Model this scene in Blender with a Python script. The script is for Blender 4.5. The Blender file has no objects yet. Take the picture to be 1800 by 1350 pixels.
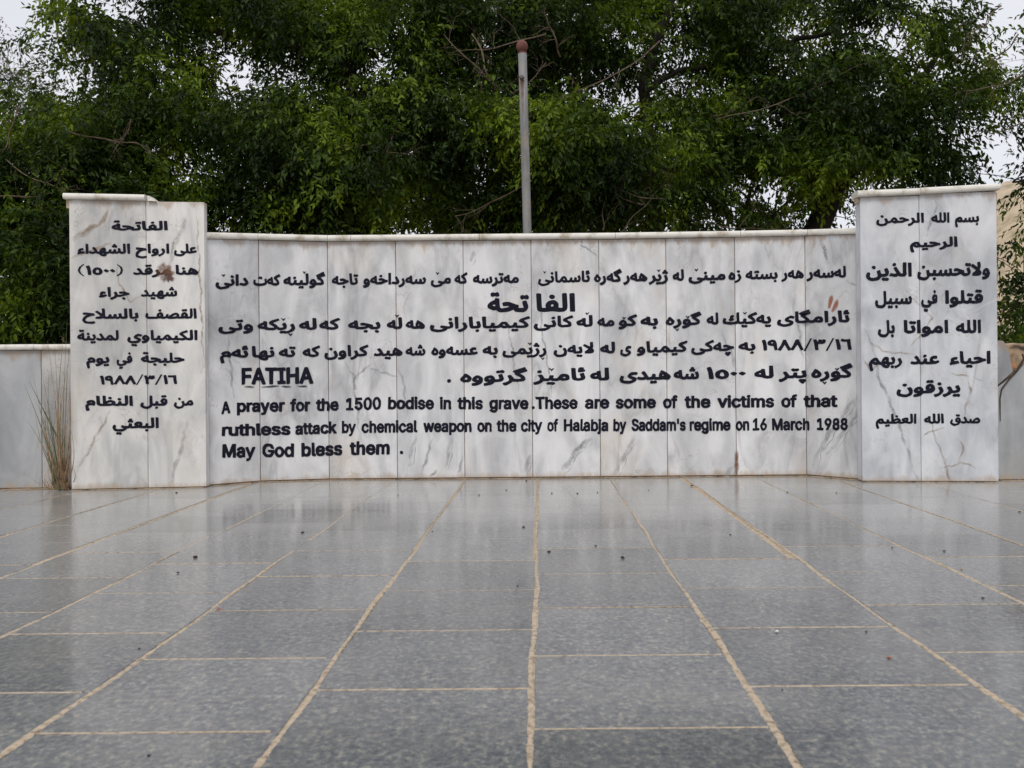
import bpy, bmesh, math, random
import numpy as np
from mathutils import Vector, Matrix

C = bpy.context.scene.collection
SC = bpy.context.scene
random.seed(7)
rng = np.random.default_rng(11)

# ------------------------------------------------------------------ camera
# layout constants: focal length in photo pixels, eye height, principal point
F, EYE, CX, CY, ROLL = 1650.0, 0.595, 952.0, 662.0, math.radians(0.5)
cam = bpy.data.cameras.new('camera')
cam.sensor_width = 36.0
cam.lens = 36.0 * F / 1800.0
cam.shift_x = -52.0 / 1800.0
cam.shift_y = -13.0 / 1800.0
cam.clip_start, cam.clip_end = 0.05, 2000
cam.dof.use_dof = True
cam.dof.focus_distance = 5.35
cam.dof.aperture_fstop = 9.0
camo = bpy.data.objects.new('camera', cam)
C.objects.link(camo)
camo.matrix_world = Matrix.Translation((0, 0, EYE)) @ Matrix.Rotation(math.radians(90), 4, 'X') @ Matrix.Rotation(-ROLL, 4, 'Z')
SC.camera = camo

# ------------------------------------------------------------------ light
SUN_EL, SUN_AZ = math.radians(52), math.radians(186)   # azimuth measured clockwise from +Y (behind the camera)
w = bpy.data.worlds.new("World")
SC.world = w
w.use_nodes = True
nt = w.node_tree
nt.nodes.clear()
def N(t, kind, **kw):
    n = t.nodes.new(kind)
    for k, v in kw.items():
        if k.startswith('i_'):
            n.inputs[k[2:].replace('_', ' ')].default_value = v
        else:
            setattr(n, k, v)
    return n
sky = N(nt, 'ShaderNodeTexSky', sky_type='NISHITA', sun_disc=False, sun_elevation=SUN_EL, sun_rotation=SUN_AZ, air_density=1.0, dust_density=2.0)
tc = N(nt, 'ShaderNodeTexCoord')
nz = N(nt, 'ShaderNodeTexNoise', i_Scale=2.2, i_Detail=5.0, i_Roughness=0.5)
nt.links.new(tc.outputs['Generated'], nz.inputs['Vector'])
rp = N(nt, 'ShaderNodeValToRGB')
rp.color_ramp.elements[0].position, rp.color_ramp.elements[0].color = 0.3, (7.8, 7.85, 8.45, 1)
rp.color_ramp.elements[1].position, rp.color_ramp.elements[1].color = 0.7, (9.5, 9.5, 9.9, 1)
nt.links.new(nz.outputs['Fac'], rp.inputs['Fac'])
mx = N(nt, 'ShaderNodeMix', data_type='RGBA')
mx.inputs['Factor'].default_value = 0.88
nt.links.new(sky.outputs['Color'], mx.inputs['A'])
nt.links.new(rp.outputs['Color'], mx.inputs['B'])
bg = N(nt, 'ShaderNodeBackground')
bg.inputs['Strength'].default_value = 0.1
nt.links.new(mx.outputs['Result'], bg.inputs['Color'])
wo = N(nt, 'ShaderNodeOutputWorld')
nt.links.new(bg.outputs[0], wo.inputs['Surface'])

sl = bpy.data.lights.new('sun', 'SUN')
sl.energy, sl.angle, sl.color = 1.5, math.radians(22), (1.0, 0.955, 0.885)
so = bpy.data.objects.new('sun', sl)
C.objects.link(so)
sd = Vector((math.sin(SUN_AZ) * math.cos(SUN_EL), math.cos(SUN_AZ) * math.cos(SUN_EL), math.sin(SUN_EL)))
so.rotation_euler = sd.to_track_quat('Z', 'Y').to_euler()
so.location = (0, -5, 12)

SC.view_settings.view_transform = 'Standard'
SC.view_settings.look = 'None'
SC.view_settings.exposure = 0.03
SC.view_settings.gamma = 1.0
SC.view_settings.use_curve_mapping = False
SC.render.engine = 'CYCLES'
SC.cycles.max_bounces = 8
SC.cycles.transparent_max_bounces = 8

# ------------------------------------------------------------------ helpers
def unroll(px, py):
    dx, dy = px - CX, py - CY
    return dx * math.cos(ROLL) - dy * math.sin(ROLL), dy * math.cos(ROLL) + dx * math.sin(ROLL)
def P(px, py, Y):
    """survey point of the photograph standing at distance Y"""
    u, v = unroll(px, py)
    return Vector((u * Y / F, Y, EYE - v * Y / F))
def Gd(px, py):
    """survey point lying on the ground"""
    u, v = unroll(px, py)
    Y = F * EYE / v
    return Vector((u * Y / F, Y, 0))

def link(name, me, parent=None, mat=None):
    o = bpy.data.objects.new(name, me)
    C.objects.link(o)
    if parent is not None:
        o.parent = parent
    if mat is not None and me is not None and not me.materials:
        me.materials.append(mat)
    return o
def thing(name, label, cat, loc=(0, 0, 0), group=None):
    o = link(name, None)
    o.empty_display_size = 0.1
    o.location = loc
    o['label'], o['category'] = label, cat
    if group: o['group'] = group
    return o
def tag(o, label=None, cat=None, group=None, kind=None):
    for k, v in (('label', label), ('category', cat), ('group', group), ('kind', kind)):
        if v: o[k] = v
    return o
def mesh(name, V, Fc, smooth=False):
    me = bpy.data.meshes.new(name)
    me.from_pydata([tuple(v) for v in V], [], Fc)
    if smooth:
        me.polygons.foreach_set('use_smooth', [True] * len(me.polygons))
    me.update()
    return me
def obj(name, V, Fc, mat, parent=None, smooth=False):
    """mesh object with world-space vertices under an unrotated parent"""
    if parent is not None:
        off = Vector(parent.location)
        pp = parent.parent
        while pp is not None:
            off += Vector(pp.location); pp = pp.parent
        V = [Vector(v) - off for v in V]
    return link(name, mesh(name, V, Fc, smooth), parent, mat)
def slab(name, front, depth, mat, parent, bevel=0.0015):
    """extruded slab: front polygon (world points, CCW seen from the camera) pushed back by depth"""
    n = len(front)
    V = [Vector(p) for p in front] + [Vector(p) + Vector((0, depth, 0)) for p in front]
    Fc = [list(range(n)), list(range(2 * n - 1, n - 1, -1))]
    for i in range(n):
        j = (i + 1) % n
        Fc.append([i, n + i, n + j, j])
    o = obj(name, V, Fc, mat, parent)
    if bevel:
        bm = bmesh.new(); bm.from_mesh(o.data)
        bmesh.ops.recalc_face_normals(bm, faces=bm.faces)
        bmesh.ops.bevel(bm, geom=bm.edges[:], offset=bevel, segments=1, affect='EDGES')
        bm.to_mesh(o.data); bm.free()
    return o
def box(name, x0, x1, y0, y1, z0, z1, mat, parent=None, bevel=0):
    return slab(name, [(x0, y0, z0), (x1, y0, z0), (x1, y0, z1), (x0, y0, z1)], y1 - y0, mat, parent, bevel)
def tube_data(path, radii, seg=8, V=None, Fc=None, cap=True):
    if V is None: V, Fc = [], []
    n = len(path); prev = None
    for i in range(n):
        a = Vector(path[max(i - 1, 0)]); b = Vector(path[min(i + 1, n - 1)])
        t = (b - a).normalized() if (b - a).length > 1e-9 else Vector((0, 0, 1))
        if prev is None:
            s = t.orthogonal().normalized()
        else:
            s = (prev - t * prev.dot(t)); s = s.normalized() if s.length > 1e-6 else t.orthogonal().normalized()
        prev = s; q = t.cross(s)
        base = len(V)
        for k in range(seg):
            an = 2 * math.pi * k / seg
            V.append(Vector(path[i]) + (s * math.cos(an) + q * math.sin(an)) * radii[i])
        if i:
            for k in range(seg):
                k2 = (k + 1) % seg
                Fc.append([base - seg + k, base - seg + k2, base + k2, base + k])
    if cap:
        Fc.append(list(range(len(V) - seg, len(V))))
        Fc.append(list(range(len(V) - seg * n, len(V) - seg * n + seg))[::-1])
    return V, Fc

# ------------------------------------------------------------------ materials
def newmat(name):
    m = bpy.data.materials.new(name); m.use_nodes = True
    t = m.node_tree; b = t.nodes['Principled BSDF']
    return m, t, b
def noise(t, vec, scale, detail=4, rough=0.55, dist=0.0):
    n = N(t, 'ShaderNodeTexNoise')
    n.inputs['Scale'].default_value = scale; n.inputs['Detail'].default_value = detail
    n.inputs['Roughness'].default_value = rough; n.inputs['Distortion'].default_value = dist
    t.links.new(vec, n.inputs['Vector'])
    return n.outputs['Fac']
def ramp(t, fac, stops, interp='LINEAR'):
    r = N(t, 'ShaderNodeValToRGB'); r.color_ramp.interpolation = interp
    els = r.color_ramp.elements
    while len(els) < len(stops): els.new(0.5)
    for e_, (p, c) in zip(els, stops):
        e_.position = p
        e_.color = (c, c, c, 1) if not isinstance(c, tuple) else (*c, 1)
    t.links.new(fac, r.inputs['Fac'])
    return r.outputs['Color']
def mix(t, fac, a, b, mode='MIX'):
    m = N(t, 'ShaderNodeMix', data_type='RGBA', blend_type=mode)
    for key, v in (('Factor', fac), ('A', a), ('B', b)):
        s = m.inputs[key]
        if isinstance(v, (int, float)): s.default_value = v
        elif isinstance(v, tuple): s.default_value = (*v, 1)
        else: t.links.new(v, s)
    return m.outputs['Result']
def math_(t, op, a, b=0.0, c=None):
    m = N(t, 'ShaderNodeMath', operation=op)
    for i, v in enumerate((a, b) if c is None else (a, b, c)):
        if isinstance(v, (int, float)): m.inputs[i].default_value = v
        else: t.links.new(v, m.inputs[i])
    return m.outputs[0]
def position(t):
    g = N(t, 'ShaderNodeNewGeometry'); return g.outputs['Position']
def mapping(t, vec, rot=(0, 0, 0), scale=(1, 1, 1), loc=None):
    m = N(t, 'ShaderNodeMapping')
    m.inputs['Rotation'].default_value = rot; m.inputs['Scale'].default_value = scale
    if loc is not None: t.links.new(loc, m.inputs['Location'])
    t.links.new(vec, m.inputs['Vector'])
    return m.outputs[0]
def bump(t, b, h, strength=0.2, dist=0.002):
    n = N(t, 'ShaderNodeBump'); n.inputs['Strength'].default_value = strength; n.inputs['Distance'].default_value = dist
    t.links.new(h, n.inputs['Height']); t.links.new(n.outputs[0], b.inputs['Normal'])

def marble(name, ztop, tint=(0.66, 0.665, 0.69), vein=1.0, stain=1.0, angle=0.75):
    m, t, b = newmat(name)
    pos = position(t)
    oi = N(t, 'ShaderNodeObjectInfo')
    cmb = N(t, 'ShaderNodeCombineXYZ')
    r40 = math_(t, 'MULTIPLY', oi.outputs['Random'], 40.0)
    t.links.new(r40, cmb.inputs['X']); t.links.new(math_(t, 'MULTIPLY', r40, 1.7), cmb.inputs['Y']); t.links.new(math_(t, 'MULTIPLY', r40, 0.6), cmb.inputs['Z'])
    v = mapping(t, pos, loc=cmb.outputs[0])
    # soft grey clouds drawn out along a diagonal
    d1 = mapping(t, v, rot=(0, angle, 0), scale=(2.2, 1, 0.8))
    cloud = noise(t, d1, 2.2, 6, 0.6, 0.6)
    c = mix(t, ramp(t, cloud, [(0.38, 0.0), (0.72, 1.0)]), tint, (tint[0] * .56, tint[1] * .57, tint[2] * .59))
    pale = noise(t, v, 5.0, 5, 0.6, 1.0)
    c = mix(t, ramp(t, pale, [(0.5, 0.0), (0.75, 0.55)]), c, (min(tint[0] * 1.14, .8), min(tint[1] * 1.14, .8), min(tint[2] * 1.13, .8)))
    # broad soft diagonal streaks
    st = noise(t, mapping(t, v, rot=(0, angle, 0), scale=(3.2, 1, 0.65)), 2.4, 4, 0.55, 0.7)
    stp = ramp(t, noise(t, v, 1.4, 3), [(0.42, 0.0), (0.62, 1.0)])
    c = mix(t, math_(t, 'MULTIPLY', math_(t, 'MULTIPLY', ramp(t, st, [(0.5, 0.0), (0.68, 1.0)]), stp), 0.55 * vein), c, (0.36, 0.37, 0.39))
    # thin dark veins: narrow bands of a distorted noise
    d2 = mapping(t, v, rot=(0, angle * 0.9, 0), scale=(2.2, 1, 0.7))
    vn = noise(t, d2, 1.5, 5, 0.55, 0.9)
    band = math_(t, 'ABSOLUTE', math_(t, 'SUBTRACT', vn, 0.5))
    line = ramp(t, band, [(0.0, 0.8), (0.012, 0.5), (0.06, 0.0)])
    patch = ramp(t, noise(t, v, 1.9, 3), [(0.46, 0.0), (0.62, 1.0)])
    c = mix(t, math_(t, 'MULTIPLY', math_(t, 'MULTIPLY', line, patch), 0.55 * vein), c, (0.27, 0.27, 0.28))
    # second, finer net of brown-grey veins
    vn2 = noise(t, mapping(t, v, rot=(0, -0.5, 0), scale=(1.3, 1, 0.9)), 4.3, 8, 0.6, 1.0)
    line2 = ramp(t, math_(t, 'ABSOLUTE', math_(t, 'SUBTRACT', vn2, 0.48)), [(0.0, 1.0), (0.012, 0.0)])
    patch2 = ramp(t, noise(t, v, 2.7, 2), [(0.5, 0.0), (0.68, 1.0)])
    c = mix(t, math_(t, 'MULTIPLY', math_(t, 'MULTIPLY', line2, patch2), 0.5 * vein), c, (0.27, 0.22, 0.18))
    # specks
    sp = ramp(t, noise(t, v, 34, 3, 0.6), [(0.66, 0.0), (0.75, 0.6)])
    c = mix(t, math_(t, 'MULTIPLY', sp, ramp(t, noise(t, v, 5, 2), [(0.5, 0.0), (0.7, 1.0)])), c, (0.3, 0.28, 0.27))
    # rusty run-off below the coping and earth splashed at the foot
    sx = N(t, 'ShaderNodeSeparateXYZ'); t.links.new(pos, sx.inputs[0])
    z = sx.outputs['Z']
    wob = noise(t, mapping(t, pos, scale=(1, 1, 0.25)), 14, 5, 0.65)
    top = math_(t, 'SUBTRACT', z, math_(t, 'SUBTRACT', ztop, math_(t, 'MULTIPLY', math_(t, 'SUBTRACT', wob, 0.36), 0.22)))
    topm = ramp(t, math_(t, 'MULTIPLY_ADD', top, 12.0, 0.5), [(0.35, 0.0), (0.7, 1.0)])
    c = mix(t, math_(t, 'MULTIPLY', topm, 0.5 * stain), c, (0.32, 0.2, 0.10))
    foot = math_(t, 'SUBTRACT', math_(t, 'MULTIPLY', math_(t, 'SUBTRACT', wob, 0.33), 0.13), z)
    footm = ramp(t, math_(t, 'MULTIPLY_ADD', foot, 14.0, 0.5), [(0.3, 0.0), (0.75, 1.0)])
    c = mix(t, math_(t, 'MULTIPLY', footm, 0.6), c, (0.40, 0.29, 0.18))
    ys = ramp(t, noise(t, mapping(t, v, scale=(1, 1, .6)), 3.1, 5, 0.6), [(0.55, 0.0), (0.78, 1.0)])
    c = mix(t, math_(t, 'MULTIPLY', ys, 0.32 * stain), c, (0.52, 0.42, 0.28))
    # each slab a little different
    val = N(t, 'ShaderNodeHueSaturation'); t.links.new(c, val.inputs['Color'])
    t.links.new(math_(t, 'MULTIPLY_ADD', oi.outputs['Random'], 0.14, 0.92), val.inputs['Value'])
    t.links.new(val.outputs[0], b.inputs['Base Color'])
    t.links.new(math_(t, 'MULTIPLY_ADD', wob, 0.2, 0.3), b.inputs['Roughness'])
    bump(t, b, noise(t, v, 60, 4), 0.08, 0.001)
    return m

def granite():
    m, t, b = newmat('grey_granite')
    pos = position(t)
    oi = N(t, 'ShaderNodeObjectInfo')
    cmb = N(t, 'ShaderNodeCombineXYZ')
    r = math_(t, 'MULTIPLY', oi.outputs['Random'], 60.0)
    t.links.new(r, cmb.inputs['X']); t.links.new(math_(t, 'MULTIPLY', r, 1.3), cmb.inputs['Y'])
    v = mapping(t, pos, loc=cmb.outputs[0])
    g1 = noise(t, mapping(t, v, scale=(1.0, 0.8, 1)), 75, 6, 0.75)
    c = ramp(t, g1, [(0.35, (0.028, 0.035, 0.052)), (0.46, (0.098, 0.110, 0.128)), (0.54, (0.172, 0.18, 0.183)), (0.64, (0.37, 0.34, 0.27))])
    g2 = noise(t, mapping(t, v, scale=(0.8, 0.5, 1)), 38, 4, 0.7)
    c = mix(t, ramp(t, g2, [(0.35, 0.6), (0.6, 0.0)]), c, (0.045, 0.052, 0.078))
    g3 = noise(t, v, 9, 4, 0.6)
    c = mix(t, ramp(t, g3, [(0.45, 0.0), (0.75, 0.35)]), c, (0.17, 0.17, 0.155))
    # dust film, thicker in patches and towards the wall where it is never walked
    dust = noise(t, pos, 1.6, 6, 0.65, 0.5)
    dm = ramp(t, dust, [(0.32, 0.03), (0.5, 0.16), (0.72, 0.42)])
    c = mix(t, dm, c, (0.33, 0.322, 0.305))
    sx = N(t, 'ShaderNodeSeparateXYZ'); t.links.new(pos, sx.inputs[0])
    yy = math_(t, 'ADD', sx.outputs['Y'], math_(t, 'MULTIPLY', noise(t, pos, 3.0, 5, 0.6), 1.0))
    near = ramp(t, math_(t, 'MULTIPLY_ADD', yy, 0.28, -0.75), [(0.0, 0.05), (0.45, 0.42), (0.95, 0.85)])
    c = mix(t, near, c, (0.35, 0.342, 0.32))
    hs = N(t, 'ShaderNodeHueSaturation'); t.links.new(c, hs.inputs['Color'])
    t.links.new(math_(t, 'MULTIPLY_ADD', oi.outputs['Random'], 0.28, 0.86), hs.inputs['Value'])
    t.links.new(hs.outputs[0], b.inputs['Base Color'])
    rn = noise(t, mapping(t, v, scale=(1, 1, 1)), 7, 5, 0.6)
    rr = math_(t, 'MULTIPLY_ADD', rn, 0.17, 0.05)
    b.inputs['IOR'].default_value = 1.5
    t.links.new(math_(t, 'ADD', rr, math_(t, 'MULTIPLY', near, 0.03)), b.inputs['Roughness'])
    bump(t, b, g1, 0.05, 0.0004)
    return m

def simple(name, col, rough=0.8, var=0.25, scale=20, bmp=0.3, col2=None, spec=0.5):
    m, t, b = newmat(name)
    pos = position(t)
    n1 = noise(t, pos, scale, 6, 0.62)
    c2 = col2 or tuple(x * (1 - var * 1.6) for x in col)
    c = ramp(t, n1, [(0.32, c2), (0.5, col), (0.7, tuple(min(1, x * (1 + var)) for x in col))])
    t.links.new(c, b.inputs['Base Color']); b.inputs['Roughness'].default_value = rough
    b.inputs['Specular IOR Level'].default_value = spec
    bump(t, b, noise(t, pos, scale * 4, 4), bmp, 0.003)
    return m

def leafmat(name, dark, mid, bright, scale=0.9):
    m, t, b = newmat(name)
    g = N(t, 'ShaderNodeNewGeometry')
    isl = g.outputs['Random Per Island']
    clump = noise(t, g.outputs['Position'], scale, 3, 0.6)
    f = math_(t, 'ADD', math_(t, 'MULTIPLY', isl, 0.4), math_(t, 'MULTIPLY', ramp(t, clump, [(0.4, 0.0), (0.64, 1.0)]), 0.6))  # clumped tones vary the leaves and paint in shaded hollows and bright tops
    c = ramp(t, f, [(0.12, dark), (0.5, mid), (0.92, bright)])
    t.links.new(c, b.inputs['Base Color'])
    b.inputs['Roughness'].default_value = 0.5
    b.inputs['Specular IOR Level'].default_value = 0.25
    tr = N(t, 'ShaderNodeBsdfTranslucent')
    hs = N(t, 'ShaderNodeHueSaturation'); hs.inputs['Hue'].default_value = 0.48; hs.inputs['Value'].default_value = 1.25
    t.links.new(c, hs.inputs['Color']); t.links.new(hs.outputs[0], tr.inputs['Color'])
    ms = N(t, 'ShaderNodeMixShader'); ms.inputs[0].default_value = 0.38
    t.links.new(b.outputs[0], ms.inputs[1]); t.links.new(tr.outputs[0], ms.inputs[2])
    t.links.new(ms.outputs[0], t.nodes['Material Output'].inputs['Surface'])
    return m

def bark(name, c1, c2):
    m, t, b = newmat(name)
    pos = position(t)
    n1 = noise(t, mapping(t, pos, scale=(1, 1, 0.18)), 38, 6, 0.65)
    t.links.new(ramp(t, n1, [(0.35, c1), (0.7, c2)]), b.inputs['Base Color'])
    b.inputs['Roughness'].default_value = 0.9
    bump(t, b, n1, 0.7, 0.02)
    return m

def veinmat(name, col, strength, lo=0.34, hi=0.64):
    m, t, b = newmat(name)
    pos = position(t)
    b.inputs['Base Color'].default_value = (*col, 1); b.inputs['Roughness'].default_value = 0.5
    at = N(t, 'ShaderNodeAttribute', attribute_name='soft')
    a = math_(t, 'MULTIPLY', ramp(t, noise(t, pos, 16, 5, 0.7), [(lo, 0.0), (hi, strength)]), at.outputs['Fac'])
    t.links.new(a, b.inputs['Alpha'])
    return m

M = {}
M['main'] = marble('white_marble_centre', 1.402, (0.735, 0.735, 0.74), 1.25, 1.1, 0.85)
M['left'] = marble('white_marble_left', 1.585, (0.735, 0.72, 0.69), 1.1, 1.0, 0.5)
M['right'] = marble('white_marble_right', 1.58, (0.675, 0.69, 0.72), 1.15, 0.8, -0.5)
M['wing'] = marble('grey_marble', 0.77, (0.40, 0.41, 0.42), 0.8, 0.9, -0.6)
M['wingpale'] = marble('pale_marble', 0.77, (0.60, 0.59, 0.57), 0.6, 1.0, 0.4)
M['cap'] = simple('cream_coping_marble', (0.70, 0.68, 0.62), 0.4, 0.1, 13, 0.2, (0.40, 0.34, 0.25))
M['capside'] = simple('weathered_coping', (0.48, 0.38, 0.26), 0.6, 0.25, 18, 0.2)
M['mortar'] = simple('brown_mortar', (0.30, 0.215, 0.14), 0.95, 0.35, 30, 0.6)
M['rubble'] = simple('broken_stone_fill', (0.36, 0.26, 0.17), 0.95, 0.35, 22, 0.8)
M['orange'] = simple('orange_brick_stone', (0.42, 0.2, 0.09), 0.9, 0.3, 40, 0.6)
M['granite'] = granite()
M['grout'] = simple('cream_grout', (0.43, 0.35, 0.255), 0.95, 0.2, 60, 0.7, (0.17, 0.125, 0.085))
M['sand'] = simple('windblown_sand', (0.29, 0.22, 0.15), 1.0, 0.3, 16, 0.8, (0.05, 0.03, 0.02))
M['soil'] = simple('dry_soil', (0.22, 0.165, 0.10), 1.0, 0.3, 3, 0.8)
M['hill'] = simple('dry_hillside', (0.46, 0.37, 0.26), 1.0, 0.2, 0.9, 0.8, (0.24, 0.21, 0.12))
M['ink'] = simple('black_paint', (0.007, 0.007, 0.016), 0.6, 1.2, 38, 0.1, (0.005, 0.005, 0.012), spec=0.15)
M['red'] = veinmat('red_paint', (0.36, 0.12, 0.06), 0.95, .25, .5)
M['rustspot'] = simple('rust_brown_spot', (0.20, 0.075, 0.03), 0.8, 0.5, 30, 0.4)
M['vein'] = veinmat('grey_vein', (0.30, 0.30, 0.31), 0.6)
M['veinsoft'] = veinmat('pale_grey_vein', (0.36, 0.36, 0.375), 0.55)
M['rustsoft'] = veinmat('rust_brown_mark', (0.20, 0.085, 0.04), 0.9, .25, .6)
M['darksoft'] = veinmat('dark_brown_mark', (0.10, 0.045, 0.03), 0.95, .25, .5)
M['inksoft'] = veinmat('thin_black_paint', (0.012, 0.012, 0.02), 0.9, .25, .5)
M['cracksoft'] = veinmat('dark_crack_line', (0.05, 0.035, 0.025), 0.95, .15, .4)
M['veinbrown'] = veinmat('brown_vein', (0.36, 0.26, 0.17), 0.65)
M['crack'] = simple('dark_crack', (0.05, 0.035, 0.025), 0.9, 0.3, 40)
M['rustball'] = simple('rusty_red_steel', (0.13, 0.045, 0.032), 0.8, 0.35, 30, 0.4)
M['bolt'] = simple('dark_bolt_steel', (0.10, 0.085, 0.08), 0.5, 0.3, 40, 0.3)
def polemat():
    m, t, b = newmat('galvanised_pipe')
    pos = position(t)
    c = ramp(t, noise(t, mapping(t, pos, scale=(1, 1, 0.3)), 14, 5, 0.6), [(0.3, (0.13, 0.13, 0.125)), (0.6, (0.23, 0.232, 0.235))])
    sx = N(t, 'ShaderNodeSeparateXYZ'); t.links.new(pos, sx.inputs[0])
    low = ramp(t, noise(t, pos, 9, 5, 0.7), [(0.52, 0.0), (0.7, 0.6)])
    c = mix(t, low, c, (0.30, 0.24, 0.17))
    t.links.new(c, b.inputs['Base Color']); b.inputs['Metallic'].default_value = 0.25; b.inputs['Roughness'].default_value = 0.55
    return m
M['pole'] = polemat()
M['leaf'] = leafmat('green_leaf', (0.006, 0.017, 0.002), (0.034, 0.072, 0.004), (0.185, 0.275, 0.014))
M['leafshade'] = leafmat('shade_darkened_leaf', (0.008, 0.018, 0.003), (0.024, 0.048, 0.006), (0.08, 0.13, 0.015))  # leaf tones darkened to paint in the shade deep inside the foliage
M['leafgrey'] = leafmat('dull_olive_leaf', (0.05, 0.06, 0.03), (0.09, 0.10, 0.055), (0.15, 0.16, 0.09))
M['bark'] = bark('dark_bark', (0.010, 0.008, 0.006), (0.032, 0.025, 0.019))
M['twig'] = bark('bare_brown_twig', (0.07, 0.05, 0.033), (0.19, 0.14, 0.095))
M['straw'] = simple('dry_straw', (0.27, 0.175, 0.095), 0.8, 0.5, 25, 0.1, (0.10, 0.055, 0.035))
M['blade'] = simple('green_blade', (0.10, 0.13, 0.06), 0.6, 0.3, 25, 0.1)
M['debris'] = simple('dark_dry_debris', (0.05, 0.032, 0.025), 0.9, 0.3, 80, 0.4)
M['redbit'] = simple('reddish_chip', (0.36, 0.13, 0.08), 0.9, 0.3, 80, 0.4)
M['whitebit'] = simple('white_chip', (0.7, 0.7, 0.68), 0.8, 0.1, 80, 0.2)
M['tanbit'] = simple('tan_chip', (0.4, 0.28, 0.17), 0.9, 0.3, 80, 0.4)

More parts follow.
